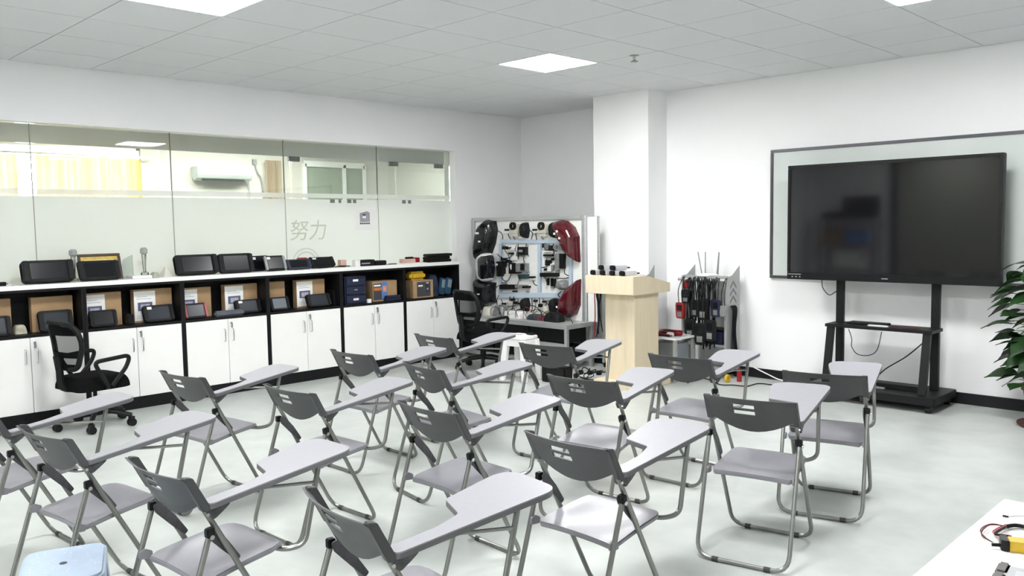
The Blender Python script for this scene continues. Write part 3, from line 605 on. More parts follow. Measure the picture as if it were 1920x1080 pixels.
# ------------------------------------------------------------------ folding tablet-arm chairs
def build_chair():
    t = thing('tablet_chair', 'chair', 'chair')
    # steel frames: one tube runs from the backrest down to the front feet, the other from the cap to the rear feet
    def post(z): return -0.135 + (0.727-z)/0.715*0.372          # y of the long post at height z
    for nm, a, b, wx in (('front_frame', (post(0.625), 0.625), (0.238, 0.012), 0.192), ('rear_frame', (-0.066, 0.535), (-0.236, 0.012), 0.203)):
        pts = bend([(-wx, a[0], a[1]), (-wx, b[0], b[1]), (wx, b[0], b[1]), (wx, a[0], a[1])], 0.075, 6)
        obj(nm, M().tube(pts, 0.0098, 10), TUBE, t)
    for sx in (-1, 1):
        for yy in (-0.236, 0.238): obj('foot_pad', M().lathe([(0.0118, -0.014), (0.0118, 0.014)], (sx*0.115, yy, 0.0118), 10, 'x'), mat('pad_grey', (0.03, 0.03, 0.03), 0.6), t)
        obj('leg_cap', M().box(sx*0.203-0.012, sx*0.203+0.012, -0.080, -0.054, 0.522, 0.552), BLACKP, t, bevel=0.003)
        pl = roundpoly([(-0.076, 0.546, 0.010), (-0.048, 0.550, 0.012), (0.004, 0.490, 0.03), (0.050, 0.420, 0.008), (0.036, 0.408, 0.008), (-0.010, 0.455, 0.03), (-0.066, 0.516, 0.010)], 3)
        obj('hinge_plate', M().prism(pl, sx*0.180, sx*0.184, lambda a, b, d: (d, a, b)), DSTEEL, t)
        obj('hinge_bolt', M().lathe([(0.008, -0.006), (0.008, 0.006)], (sx*0.214, -0.066, 0.525), 10, 'x'), CHROME, t)
        obj('seat_bracket', M().prism(roundpoly([(-0.128, 0.362, 0.008), (-0.080, 0.358, 0.008), (-0.080, 0.382, 0.008), (-0.105, 0.396, 0.012), (-0.126, 0.388, 0.008)], 3), sx*0.188, sx*0.196, lambda a, b, d: (d, a, b)), SPLAST, t)
    # seat shell
    nx, ny = 16, 16; vs = []; fs = []
    def seatz(x, y):
        s = (y+0.09)/0.35
        z = 0.374 + 0.040*s + 0.006*math.sin(s*PI) - 0.014*max(0, 1-(x/0.15)**2)*math.sin(min(1, s*1.15)*PI)
        if s > 0.82: z -= 0.9*(s-0.82)**2
        return z
    def halfw(s):
        w_ = 0.190 - 0.018*s
        if s > 0.72: w_ -= 0.075*((s-0.72)/0.28)**2.2
        if s < 0.08: w_ -= 0.018*((0.08-s)/0.08)**2
        return w_
    for j in range(ny+1):
        for i in range(nx+1):
            s = j/ny; x = (2*i/nx-1)*halfw(s); y = -0.09+0.35*s - (0.012*(x/0.19)**2 if s < 0.02 else 0) + (0.010*(1-(x/0.12)**2) if s > 0.98 else 0)
            vs.append((x, y, seatz(x, y)))
    k = len(vs); rim = []
    for p in list(vs): vs.append((p[0]*0.985, p[1], p[2]-0.020))
    q = lambda i, j: j*(nx+1)+i
    for j in range(ny):
        for i in range(nx): fs.append((q(i, j), q(i+1, j), q(i+1, j+1), q(i, j+1))); fs.append((k+q(i, j), k+q(i, j+1), k+q(i+1, j+1), k+q(i+1, j)))
    for i in range(nx): fs.append((q(i, 0), k+q(i, 0), k+q(i+1, 0), q(i+1, 0))); fs.append((q(i, ny), q(i+1, ny), k+q(i+1, ny), k+q(i, ny)))
    for j in range(ny): fs.append((q(0, j), q(0, j+1), k+q(0, j+1), k+q(0, j))); fs.append((q(nx, j), k+q(nx, j), k+q(nx, j+1), q(nx, j+1)))
    obj('seat', M().add(vs, fs), SPLAST, t, bevel=0.004, soft=50)
    # backrest: curved panel with two slots and side sleeves over the posts
    xs = [-0.2, -0.17, -0.13, -0.10, -0.068, -0.062, -0.035, -0.01, 0.020, 0.028, 0.06, 0.10, 0.13, 0.17, 0.2]
    hs = [0, 0.012, 0.030, 0.048, 0.060, 0.078, 0.10, 0.13]                 # distance below the top edge
    vs = []; fs = []
    def backpt(x, h, d):
        a = abs(x)/0.2; drop = 0.094 + 0.068*max(0, 1-a*a)**1.15    # panel depth at this x
        hh = h/0.13*drop if h > 0.079 else h
        z = 0.731 - hh; y = post(z) - 0.030*(1-a*a) - 0.006 + d + 0.012*math.exp(-((h)/0.012)**2)*-1
        return (x, y, z)
    for d in (0.0, 0.0075):
        for h in hs:
            for x in xs: vs.append(backpt(x, h, d))
    nX, nH = len(xs), len(hs); K = nX*nH; q = lambda i, j: j*nX+i
    hole = lambda i, j: 4 <= i <= 8 and j in (2, 4)
    inside = lambda i, j: 0 <= i < nX-1 and 0 <= j < nH-1 and not hole(i, j)
    for j in range(nH-1):
        for i in range(nX-1):
            if hole(i, j): continue
            fs.append((q(i, j), q(i+1, j), q(i+1, j+1), q(i, j+1))); fs.append((K+q(i, j), K+q(i, j+1), K+q(i+1, j+1), K+q(i+1, j)))
            for (a, b, c, d) in ((i, j, i+1, j), (i+1, j, i+1, j+1), (i+1, j+1, i, j+1), (i, j+1, i, j)):
                ni, nj = (i, j-1) if (a, b, c, d) == (i, j, i+1, j) else (i+1, j) if a == i+1 and c == i+1 else (i, j+1) if b == j+1 and d == j+1 else (i-1, j)
                if not inside(ni, nj): fs.append((q(a, b), K+q(a, b), K+q(c, d), q(c, d)))
    bk = obj('backrest', M().add(vs, fs), CPLAST, t, soft=40)
    for sx in (-1, 1):
        pl = roundpoly([(post(0.731)-0.010, 0.733, 0.006), (post(0.731)+0.022, 0.727, 0.012), (post(0.61)+0.024, 0.602, 0.008), (post(0.61)-0.012, 0.610, 0.006)], 3)
        obj('post_sleeve', M().prism(pl, sx*0.181, sx*0.206, lambda a, b, d: (d, a, b)), CPLAST, t, bevel=0.003)
        obj('sleeve_screw', M().lathe([(0.006, -0.002), (0.006, 0.002)], (sx*0.204, post(0.60)+0.0, 0.597), 8, 'x'), CHROME, t)
    # writing tablet
    zt = lambda x, y: 0.633 + 0.112*(y+0.07) + 0.040*(x-0.2)
    out = roundpoly([(0.216, -0.066, 0.022), (0.216, 0.50, 0.060), (-0.088, 0.528, 0.085), (-0.018, 0.236, 0.020), (0.120, 0.196, 0.030), (0.150, 0.10, 0.07), (0.152, -0.062, 0.022)], 7)
    obj('tablet_top', M().prism(out, -0.004, 0.0, lambda a, b, d: (a, b, zt(a, b)+d)), TABLET, t, soft=30)
    obj('tablet_edge', M().prism(out, -0.020, -0.0042, lambda a, b, d: (a, b, zt(a, b)+d)), TEDGE, t, bevel=0.0)
    obj('tablet_arm', M().tube(bend([(0.05, 0.205, 0.376), (0.165, 0.235, 0.380), (0.198, 0.29, 0.392), (0.185, 0.365, zt(0.185, 0.365)-0.026)], 0.05, 6), 0.0095, 10), TUBE, t)
    obj('tablet_stay', M().tube([(0.187, 0.345, 0.60), (0.182, 0.22, 0.617), (0.178, 0.13, zt(0.178, 0.13)-0.024)], 0.006, 8), TUBE, t)
    pl = roundpoly([(post(0.575)+0.004, 0.575, 0.01), (post(0.6)-0.004, 0.61, 0.008), (-0.05, 0.613, 0.004), (0.015, 0.620, 0.004), (-0.02, 0.595, 0.02)], 3)
    obj('tablet_bracket', M().prism(pl, 0.207, 0.163, lambda a, b, d: (d, a, b)), DSTEEL, t, bevel=0.002)
    return t
CH = [  # x, y, degrees, label
    (1.368, -0.103, 15.4, 'grey tablet chair in the front row before the display stand'),
    (0.532, -0.109, 2.4, 'grey tablet chair in the front row nearest the white router cart'),
    (-0.399, -0.259, 6.3, 'grey tablet chair in the front row before the lectern'),
    (-1.298, -0.432, -1.9, 'grey tablet chair in the front row before the far office chair'),
    (1.399, -0.899, 11.8, 'grey tablet chair in the second row, closest to the plant side'),
    (0.533, -1.003, 7.0, 'grey tablet chair in the second row, its tablet pointing at the lectern foot'),
    (-0.350, -1.285, -9.3, 'grey tablet chair in the second row, second from the cabinets'),
    (-1.119, -1.252, 1.6, 'grey tablet chair in the second row nearest the cabinets'),
    (1.292, -1.962, -0.9, 'grey tablet chair in the third row with a glaring white seat, nearest the desk'),
    (0.487, -1.947, -1.9, 'grey tablet chair in the third row, second from the white desk'),
    (-0.363, -2.129, 2.9, 'grey tablet chair in the third row, second from the cabinets'),
    (-1.193, -2.301, 6.9, 'grey tablet chair in the third row nearest the cabinets'),
    (1.291, -2.925, -8.3, 'grey tablet chair in the rear row, its seat cut off at the bottom edge'),
    (0.512, -3.122, 2.6, 'grey tablet chair in the rear row, just right of the pale blue stool'),
    (-0.329, -3.226, 6.8, 'grey tablet chair in the rear row, left of the pale blue stool'),
    (-1.067, -3.297, 5.7, 'grey tablet chair in the rear row, cut by the left picture edge'),
]
proto = build_chair()
for k, (x, y, dg, lb) in enumerate(CH):
    o = proto if k == 0 else copy_tree(proto)
    o.location = (x, y, 0); o.rotation_euler = (0, 0, math.radians(dg)); tag(o, lb, 'chair', 'folding tablet chairs in four rows')

# ------------------------------------------------------------------ office chairs
def office_chair(label, loc, deg, backdeg=0.0, sz=0.375):
    t = thing('office_chair', label, 'office chair', loc, math.radians(deg), 'black mesh office chairs')
    for k in range(5):
        a = math.radians(90+72*k+20); dx, dy = math.cos(a), math.sin(a)
        obj('base_arm', M().tube([(dx*0.03, dy*0.03, 0.125), (dx*0.14, dy*0.14, 0.115), (dx*0.27, dy*0.27, 0.085)], 0.024, 8, r2=0.017), BLACKP, t)
        c = obj('caster', M().lathe([(0.029, -0.024), (0.029, -0.005)], (dx*0.27, dy*0.27, 0.029), 14, 'x').lathe([(0.029, 0.005), (0.029, 0.024)], (dx*0.27, dy*0.27, 0.029), 14, 'x').box(dx*0.27-0.02, dx*0.27+0.02, dy*0.27-0.016, dy*0.27+0.016, 0.045, 0.075), BLACKP, t)
    obj('gas_column', M().lathe([(0.032, 0.10), (0.030, 0.22), (0.015, 0.222), (0.015, sz-0.075)], n=14), BLACKP, t)
    obj('mechanism', M().box(-0.09, 0.09, -0.12, 0.10, sz-0.085, sz-0.05), BLACKP, t, bevel=0.01)
    out = roundpoly([(-0.22, -0.22, 0.08), (0.22, -0.22, 0.08), (0.235, 0.20, 0.12), (-0.235, 0.20, 0.12)], 6)
    obj('seat', M().puff(out, sz-0.06, 0.095, lambda a, b, d: (a, b, d), 5, 0.75), FABRIC, t, soft=60)
    by, s, z0, z1 = -0.225, 0.10, sz+0.11, sz+0.45
    zm = (z0+z1)/2
    def bp(x, z): return (x, by - (z-z0)*s*1.6 + 0.07*(x/0.22)**2, z)
    loop = roundpoly([(-0.15, z0, 0.07), (0.15, z0, 0.07), (0.225, zm+0.01, 0.2), (0.20, z1, 0.10), (-0.20, z1, 0.10), (-0.225, zm+0.01, 0.2)], 7)
    obj('back_frame', M().tube([bp(x, z) for x, z in loop+loop[:1]], 0.020, 8, cap=False), BLACKP, t)
    m = M(); n = len(loop)
    vs = [bp(0, zm)]; fs = []
    R_ = 5
    for j in range(1, R_+1):
        for x, z in loop: vs.append(bp(x*j/R_*0.97, zm+(z-zm)*j/R_*0.97))
    for i in range(n): fs.append((0, 1+i, 1+(i+1) % n))
    for j in range(R_-1):
        for i in range(n): fs.append((1+j*n+i, 1+(j+1)*n+i, 1+(j+1)*n+(i+1) % n, 1+j*n+(i+1) % n))
    obj('back_mesh', m.add(vs, fs), MESH, t, soft=60)
    def band(za, zb, wa, wb, nm):
        g = M(); vv = []; ff = []
        for i in range(13):
            q_ = 2*i/12-1
            for zz, ww in ((za, wa), (zb, wb)):
                p_ = bp(q_*ww, zz); vv.append((p_[0], p_[1]+0.008, p_[2])); vv.append((p_[0], p_[1]-0.008, p_[2]))
        for i in range(12):
            o_ = i*4
            ff += [(o_, o_+4, o_+6, o_+2), (o_+1, o_+3, o_+7, o_+5), (o_, o_+1, o_+5, o_+4), (o_+2, o_+6, o_+7, o_+3)]
        ff += [(0, 2, 3, 1), (48, 49, 51, 50)]
        obj(nm, g.add(vv, ff), FABRIC, t, soft=60)
    band(z1-0.085, z1-0.005, 0.212, 0.185, 'head_band'); band(z0+0.085, z0+0.125, 0.20, 0.208, 'lumbar_band'); band(z0+0.002, z0+0.035, 0.15, 0.172, 'lower_band')
    obj('spine', M().tube(smooth([(0, -0.08, sz-0.06), (0, by-0.01, sz-0.03), (0, by-0.03, sz+0.10), (0, by-0.045, sz+0.21)]), 0.028, 8), BLACKP, t)
    for sx in (-1, 1):
        x = sx*0.265
        arm = bend([(sx*0.20, -0.02, sz-0.045), (x, -0.02, sz-0.04), (x, -0.13, sz+0.165), (x, 0.15, sz+0.185), (x, 0.12, sz+0.10), (x, 0.0, sz-0.03)], 0.05, 6)
        obj('armrest', M().tube(arm, 0.016, 8), BLACKP, t)
    return t
office_chair('black mesh office chair standing before the cabinets at the left', (-3.53, -2.10, 0), 8)
office_chair('black mesh office chair in the corner before the parts bench', (-3.12, 1.62, 0), -10)

# ------------------------------------------------------------------ whiteboard, display and stand
t = thing('whiteboard', 'large pale whiteboard hung on the wall behind the display', 'whiteboard', (0.63, YT, 0.97))
bx0, bx1, bz0, bz1 = -0.575, 1.86, 0.968, 2.163
obj('surface', M().box(bx0+0.01, bx1-0.01, YT-0.022, YT-0.001, bz0+0.01, bz1-0.01), WBOARD, t, world=True, soft=0)
for a in ((bx0, bx1, bz0, bz0+0.027), (bx0, bx1, bz1-0.027, bz1)): obj('frame_rail', M().box(a[0], a[1], YT-0.032, YT-0.001, a[2], a[3]), BFRAME, t, world=True, bevel=0.003)
for a in ((bx0, bx0+0.027), (bx1-0.027, bx1)): obj('frame_rail', M().box(a[0], a[1], YT-0.032, YT-0.001, bz0+0.028, bz1-0.028), BFRAME, t, world=True, bevel=0.003)
TY = 2.66
t = thing('display_screen', 'large black flat display mounted on its wheeled stand', 'display', (0.60, TY+0.04, 0.985))
x0, x1, z0, z1 = -0.250, 1.447, 0.988, 1.985
b = M(); b.box(x0, x1, TY+0.006, TY+0.07, z0, z1)
obj('housing', b, BLACKP, t, world=True, bevel=0.005)
bz = mat('bezel', (0.006, 0.006, 0.007), 0.3, spec=0.3)
for a in ((x0, x1, z1-0.028, z1), (x0, x1, z0, z0+0.062)): obj('bezel', M().box(a[0], a[1], TY-0.006, TY+0.0055, a[2], a[3]), bz, t, world=True, bevel=0.003)
for a in ((x0, x0+0.028), (x1-0.028, x1)): obj('bezel', M().box(a[0], a[1], TY-0.006, TY+0.0055, z0+0.063, z1-0.029), bz, t, world=True, bevel=0.003)
obj('screen', M().box(x0+0.028, x1-0.028, TY+0.0005, TY+0.0055, z0+0.062, z1-0.028), TVSCREEN, t, world=True, soft=0)
for k in range(3): obj('port', M().box(x0+0.045+k*0.035, x0+0.057+k*0.035, TY-0.0075, TY-0.0062, z0+0.018, z0+0.028), GREYP, t, world=True, soft=0)
obj('port_strip', M().box(x0+0.01, x0+0.13, TY-0.0072, TY-0.0061, z0+0.044, z0+0.047), PAPER, t, world=True, soft=0)
obj('maker_mark', M().box(0.575, 0.625, TY-0.0072, TY-0.0061, z0+0.026, z0+0.033), GREYP, t, world=True, soft=0)
SX0, SX1 = 0.19, 0.965
SBLK = mat('stand_black', (0.007, 0.007, 0.008), 0.45, var=0.15, spec=0.25)
t = thing('display_stand', 'black wheeled display stand with a middle shelf', 'stand', (0.58, 2.7, 0))
for x in (SX0, SX1):
    obj('post', M().box(x-0.032, x+0.032, TY+0.085, TY+0.125, 0.125, 1.75), SBLK, t, world=True, bevel=0.003)
    obj('strut', M().add([(x-0.03+dx, yy, zz) for dx in (0, 0.058) for yy, zz in ((2.565, 0.60), (2.605, 0.60), (2.515, 0.127), (2.475, 0.127))], [(0, 1, 2, 3), (7, 6, 5, 4), (0, 4, 5, 1), (1, 5, 6, 2), (2, 6, 7, 3), (3, 7, 4, 0)]), SBLK, t, world=True, bevel=0.002)
obj('shelf', M().box(SX0-0.04, SX1+0.045, 2.55, 2.80, 0.602, 0.628), SBLK, t, world=True, bevel=0.003)
obj('mount_rail', M().box(SX0-0.03, SX1+0.03, TY+0.072, TY+0.084, 1.35, 1.45), SBLK, t, world=True, bevel=0.002)
bp_ = roundpoly([(0.05, 2.40, 0.02), (1.085, 2.40, 0.02), (1.085, 2.93, 0.02), (0.05, 2.93, 0.02)], 3)
obj('base_plate', M().prism(bp_, 0.062, 0.124, lambda a, b_, d: (a, b_, d)), SBLK, t, world=True, bevel=0.003)
for x in (0.10, 1.03):
    for y in (2.44, 2.87): obj('caster', M().lathe([(0.026, -0.02), (0.026, 0.02)], (x, y, 0.027), 14, 'x').box(x-0.018, x+0.018, y-0.015, y+0.015, 0.04, 0.062), BLACKP, t, world=True)
p = atz(1630, 608, 0.63)
tag(obj('keyboard', M().box(0.30, 0.62, 2.63, 2.76, 0.6285, 0.645), RUBBER, bevel=0.004), 'black keyboard on the display stand shelf', 'keyboard')
tag(obj('pen_tray', M().box(0.50, 0.66, 2.575, 2.61, 0.6285, 0.640), WHITEP, bevel=0.003), 'white pen tray on the display stand shelf', 'pen tray')
tag(obj('red_cable', M().tube(smooth([(0.67, 2.60, 0.634), (0.72, 2.63, 0.634), (0.78, 2.59, 0.634), (0.86, 2.62, 0.634), (0.92, 2.60, 0.634)]), 0.0035, 6), mat('maroon', (0.09, 0.012, 0.012), 0.5)), 'dark red cable on the display stand shelf', 'cable')
tag(obj('soundbar', M().box(0.56, 0.90, 2.60, 2.66, 0.1245, 0.165), BLACKP, bevel=0.004), 'long black box lying on the stand base', 'device')
tag(obj('remote_control', M().box(0.52, 0.66, 2.53, 2.565, 0.1245, 0.140), GREYC, bevel=0.004), 'grey remote control lying on the stand base', 'remote')
def hang(pts, r, lb, cat='cable', m_=RUBBER, k=6, name='cable'): return tag(obj(name, M().tube(smooth(pts, k), r, 6), m_), lb, cat)
q = [aty(u, v, 2.72) for u, v in ((1541, 524), (1543, 540), (1555, 553), (1568, 546))]
hang(q, 0.004, 'thin cable loop under the left end of the display')
q = [aty(u, v, 2.68) for u, v in ((1591, 617), (1597, 635), (1597, 650), (1608, 664), (1630, 666), (1645, 655), (1653, 622))]
hang(q, 0.0035, 'thin cable looping below the stand shelf')
q = [aty(u, v, 2.70) for u, v in ((1740, 635), (1700, 668), (1660, 692), (1640, 712))]
hang(q, 0.005, 'black cable slanting down under the stand shelf')

# ------------------------------------------------------------------ lectern
t = thing('lectern', 'pale wooden lectern with a slanted top', 'lectern', (-1.36, 1.95, 0))
lx0, lx1, ly0, ly1 = -1.735, -1.185, 1.64, 2.215
obj('plinth', M().box(-1.66, -1.17, 1.66, 2.2, 0, 0.06), MAPLE, t, world=True, bevel=0.002)
obj('body', M().box(-1.595, -1.275, 1.76, 2.09, 0.06, 0.862), MAPLE, t, world=True, bevel=0.002)
obj('corner_strip', M().box(-1.325, -1.245, 1.74, 2.11, 0.06, 0.862), MAPLE, t, world=True, bevel=0.002)
head = [(ly0, 0.863), (ly1, 0.863), (ly1, 0.945), (ly0+0.20, 1.030), (ly0, 1.030)]
obj('desk_head', M().prism(head, lx0, lx1, lambda a, b, d: (d, a, b)), MAPLE, t, world=True, bevel=0.003)
k = 0
SILVER = mat('silver_shell', (0.62, 0.62, 0.65), 0.35, metal=0.3)
for u, v, lift, rz, lb in ((1138, 509, 0.0, 0.5, 'silver device with black cap at the left of the lectern pile'), (1157, 511, 0.0, 0.45, 'silver device with black cap at the front of the lectern pile'), (1176, 511, 0.0, 0.45, 'silver device with black cap at the right front of the lectern pile'),
                         (1152, 503, 0.036, 0.5, 'silver device with black cap on top of the lectern pile, left'), (1174, 502, 0.036, 0.4, 'silver device with black cap on top of the lectern pile, right'), (1195, 513, 0.0, 0.4, 'silver device with black cap at the far right of the lectern pile')):
    p = Vector((lx0+0.09+(u-1138)/75*0.44, ly0+0.10+(0.02 if lift else 0), 1.0308+(0.047 if lift else 0)))
    t = thing('silver_device', lb, 'device', p, -rz*0.8, 'silver devices piled on the lectern')
    obj('shell', M().box(-0.034, 0.034, -0.055, 0.075, 0, 0.044), SILVER, t, bevel=0.008); obj('end_cap', M().box(-0.037, 0.037, -0.082, -0.0555, 0, 0.045), BLACKP, t, bevel=0.008)
    obj('handle', M().tube(bend([(-0.028, 0.076, 0.020), (-0.028, 0.105, 0.020), (0.028, 0.105, 0.020), (0.028, 0.076, 0.020)], 0.014, 3), 0.006, 6), BLACKP, t)

# ------------------------------------------------------------------ parts training bench in the alcove
BX0, BX1, BY0, BY1, BZ = -4.10, -2.31, 1.99+0.04, 2.46, 0.47
t = thing('parts_bench', 'aluminium bench carrying an upright board of car parts', 'bench', ((BX0+BX1)/2, (BY0+BY1)/2, 0))
for x in (BX0+0.02, BX1-0.02):
    for y in (BY0+0.02, BY1-0.02): obj('leg', M().box(x-0.019, x+0.019, y-0.019, y+0.019, 0.0, BZ-0.041), ALU, t, world=True, bevel=0.003)
for y in (BY0+0.02, BY1-0.02):
    for zz in (BZ-0.04, 0.05, 0.24): obj('long_rail', M().box(BX0+0.04, BX1-0.04, y-0.019, y+0.019, zz, zz+0.038), ALU, t, world=True, bevel=0.003)
for x in (BX0+0.02, BX1-0.02): obj('short_rail', M().box(x-0.02, x+0.02, BY0, BY1, BZ-0.040, BZ-0.001), ALU, t, world=True, bevel=0.003)
obj('bench_top', M().box(BX0+0.005, BX1-0.005, BY0+0.005, BY1-0.005, BZ, BZ+0.006), GREYM, t, world=True)
PY = 2.42
px0, px1, pz1 = -4.12, -2.375, 1.592
obj('board_panel', M().box(px0+0.02, px1-0.02, PY+0.012, PY+0.020, BZ+0.006, pz1-0.02), WHITELAM, t, world=True, soft=0)
for x in (px0+0.02, px1-0.03):
    obj('upright', M().box(x-0.02, x+0.02, PY-0.010, PY+0.03, BZ+0.006, pz1), ALU, t, world=True, bevel=0.003)
obj('top_rail', M().box(px0+0.041, px1-0.051, PY-0.010, PY+0.03, pz1-0.04, pz1), ALU, t, world=True, bevel=0.003)
obj('rear_panel', M().box(px1-0.005, -2.245, PY+0.035, PY+0.043, BZ+0.006, 1.575), WHITELAM, t, world=True, soft=0)
obj('rear_upright', M().box(-2.243, -2.225, PY+0.028, PY+0.048, BZ-0.04, 1.582), ALU, t, world=True)
def z6(X, Y, off=0.0):  # board drawing coordinates -> (x, z) on the board
    p = aty(860+X/4.153, 380+Y/4.153, PY-off); return (p.x, p.z)
onb = lambda off: (lambda a, b, d: (a, PY+0.012-off-d, b))
def shape(name, pts, m_, depth=0.06, off=0.0, keep=0.4, tiers=4, prism=False, bevel=0.0, soft=50, rad=0.012):
    poly = roundpoly([(*z6(X, Y), rad) for X, Y in pts], 3)
    g = M().prism(poly, 0, depth, onb(off)) if prism else M().puff(poly, 0, depth, onb(off), tiers, keep)
    return obj(name, g, m_, t, world=True, bevel=bevel, soft=soft)
def rect(name, cx, cy, w_, h_, m_, depth=0.03, off=0.0, bevel=0.004, puff=False):
    pts = [(cx-w_/2, cy-h_/2), (cx+w_/2, cy-h_/2), (cx+w_/2, cy+h_/2), (cx-w_/2, cy+h_/2)]
    return shape(name, pts, m_, depth, off, prism=not puff, bevel=bevel if not puff else 0, rad=0.004 if not puff else 0.03)
def wire(pts, r=0.005, m_=RUBBER, off=0.03):
    q = [aty(860+X/4.153, 380+Y/4.153, PY-off) for X, Y in pts]
    return obj('wire', M().tube(smooth(q, 4), r, 6), m_, t, world=True)
rect('slotted_rail', 575, 300, 500, 30, BLUERAIL, 0.02); rect('slotted_rail', 565, 722, 505, 38, BLUERAIL, 0.02)
for cx in (328, 630, 872): rect('slotted_rail', cx, 508, 30, 378, BLUERAIL, 0.016)
for cx in (338, 643, 886):
    for j in range(24): rect('rail_slot', cx, 330+j*15.5, 6, 8, INK, 0.001, 0.0165, 0)
GLENS = mat('lamp_lens', (0.010, 0.011, 0.012), 0.2, var=0.6, scale=9, coat=0.2, spec=0.3)
shape('headlight', [(235, 128), (290, 145), (302, 215), (285, 320), (258, 395), (200, 430), (152, 452), (148, 380), (165, 250), (192, 165)], GLENS, 0.16, keep=0.45)
shape('headlight', [(147, 590), (210, 612), (290, 622), (284, 700), (290, 778), (232, 800), (192, 842), (160, 720)], GLENS, 0.16, keep=0.45)
shape('fog_lamp', [(150, 462), (205, 455), (212, 585), (155, 590)], GREYC, 0.08, keep=0.6)
rect('lamp_label', 217, 236, 28, 16, PAPER, 0.002, 0.165, 0); rect('lamp_label', 232, 300, 18, 12, PAPER, 0.002, 0.16, 0); rect('lamp_label', 226, 706, 18, 10, PAPER, 0.002, 0.162, 0)
shape('mirror_rim', [(205, 420), (240, 390), (290, 390), (300, 600), (250, 615), (212, 585), (200, 500)], WHITEP, 0.10, 0.07, keep=0.85, rad=0.05)
shape('mirror_glass', [(222, 425), (250, 405), (300, 402), (312, 500), (300, 592), (252, 600), (226, 575)], mat('mirror_dark', (0.01, 0.011, 0.014), 0.1), 0.112, 0.07, keep=0.85, rad=0.05)
shape('tail_light', [(752, 148), (800, 134), (850, 142), (905, 190), (938, 265), (946, 470), (905, 445), (868, 408), (845, 335), (802, 278), (782, 215)], TAIL, 0.14, keep=0.5)
shape('tail_light', [(950, 588), (946, 800), (920, 868), (870, 898), (815, 885), (800, 850), (812, 745), (850, 700), (870, 650)], TAIL, 0.14, keep=0.5)
for cx, cy in ((808, 240), (828, 222), (846, 275), (822, 806)): rect('lamp_label', cx, cy, 16, 16, PAPER, 0.002, 0.142 if cy < 400 else 0.13, 0)
for cx in (450, 670):
    rect('horn_unit', cx, 215, 50, 95, CREAM, 0.05); rect('horn_unit', cx-2, 225, 66, 26, CREAM, 0.06)
    c = z6(cx-5, 182); obj('horn_ring', M().lathe([(0.022, -0.075), (0.045, -0.075), (0.045, -0.045), (0.022, -0.045), (0.022, -0.075)], (c[0], PY+0.012, c[1]), 18, 'y', cap=False), BLACKP, t, world=True)
for cx, cy, w_, h_ in ((523, 217, 56, 125), (748, 215, 56, 125), (527, 795, 56, 105), (750, 805, 56, 120)):
    shape('bulb_socket', [(cx-w_/2, cy-h_*0.2), (cx-w_*0.3, cy-h_/2), (cx+w_*0.3, cy-h_/2), (cx+w_/2, cy), (cx+w_*0.3, cy+h_/2), (cx-w_*0.3, cy+h_*0.45)], RUBBER, 0.09, keep=0.5, rad=0.02)
for cx in (380, 597): rect('sensor', cx, 228, 36, 18, WHITEP, 0.03); rect('sensor_cap', cx, 212, 22, 14, BLACKP, 0.04)
for nm, cx, cy, w_, h_, m_, dp in (('relay', 366, 352, 30, 24, BLACKP, .04), ('relay', 375, 372, 34, 14, WHITEP, .04), ('relay', 425, 362, 26, 18, WHITEP, .03), ('control_unit', 505, 376, 62, 64, BLACKP, .05), ('unit_label', 500, 375, 30, 18, GREYP, .052),
        ('connector_block', 435, 432, 56, 36, WHITEP, .03), ('control_unit', 432, 510, 50, 84, BLACKP, .05), ('unit_label', 424, 500, 12, 40, WHITEP, .052), ('ignition_coil', 505, 505, 78, 68, GREYC, .06), ('coil_core', 522, 500, 26, 50, BLACKP, .075), ('fuse_comb', 510, 575, 72, 34, mat('dark_teal', (0.02, 0.05, 0.06), 0.5), .03),
        ('switch', 577, 580, 36, 14, BLACKP, .04), ('switch', 577, 596, 30, 14, WHITEP, .03), ('lock_barrel', 345, 480, 50, 48, BLACKP, .07), ('lock_barrel', 340, 530, 44, 50, BLACKP, .06), ('unit_label', 325, 480, 14, 16, PAPER, .072), ('wiper_motor', 395, 655, 112, 36, BLACKP, .06), ('wiper_arm', 497, 652, 84, 26, GREYC, .05), ('wiper_arm', 535, 655, 46, 16, BLACKP, .05),
        ('relay', 690, 345, 30, 44, GREYC, .03), ('relay', 725, 352, 22, 40, BLACKP, .04), ('relay', 705, 380, 70, 12, WHITEP, .03), ('fuse_bar', 702, 410, 74, 16, BLACKP, .03), ('fuse_bar', 710, 425, 64, 10, GREYC, .03), ('finned_strip', 762, 455, 16, 118, GREYC, .03), ('amplifier', 790, 455, 18, 118, GREYC, .05), ('amplifier', 812, 455, 34, 116, BLACKP, .045),
        ('valve', 703, 468, 36, 42, BLACKP, .04), ('valve', 712, 505, 28, 60, WHITEP, .03), ('valve', 735, 505, 18, 44, GREYC, .03), ('injector_rail', 715, 560, 132, 30, BLACKP, .05), ('injector', 698, 615, 10, 56, BLACKP, .03), ('injector', 728, 620, 12, 62, BLACKP, .03), ('injector', 750, 622, 10, 62, BLACKP, .03),
        ('small_pump', 365, 788, 40, 18, BLACKP, .04), ('small_pump', 395, 792, 24, 20, CREAM, .04), ('sensor', 455, 778, 30, 22, BLACKP, .05), ('sensor', 670, 770, 26, 16, BLACKP, .03)):
    rect(nm, cx, cy, w_, h_, m_, dp)
shape('alternator', [(785, 610), (820, 597), (855, 615), (858, 670), (815, 682), (778, 665)], GREYC, 0.10, keep=0.5, rad=0.02)
shape('horn_shell', [(672, 805), (700, 795), (728, 812), (726, 860), (690, 870), (668, 845)], CREAM, 0.08, keep=0.4, rad=0.02)
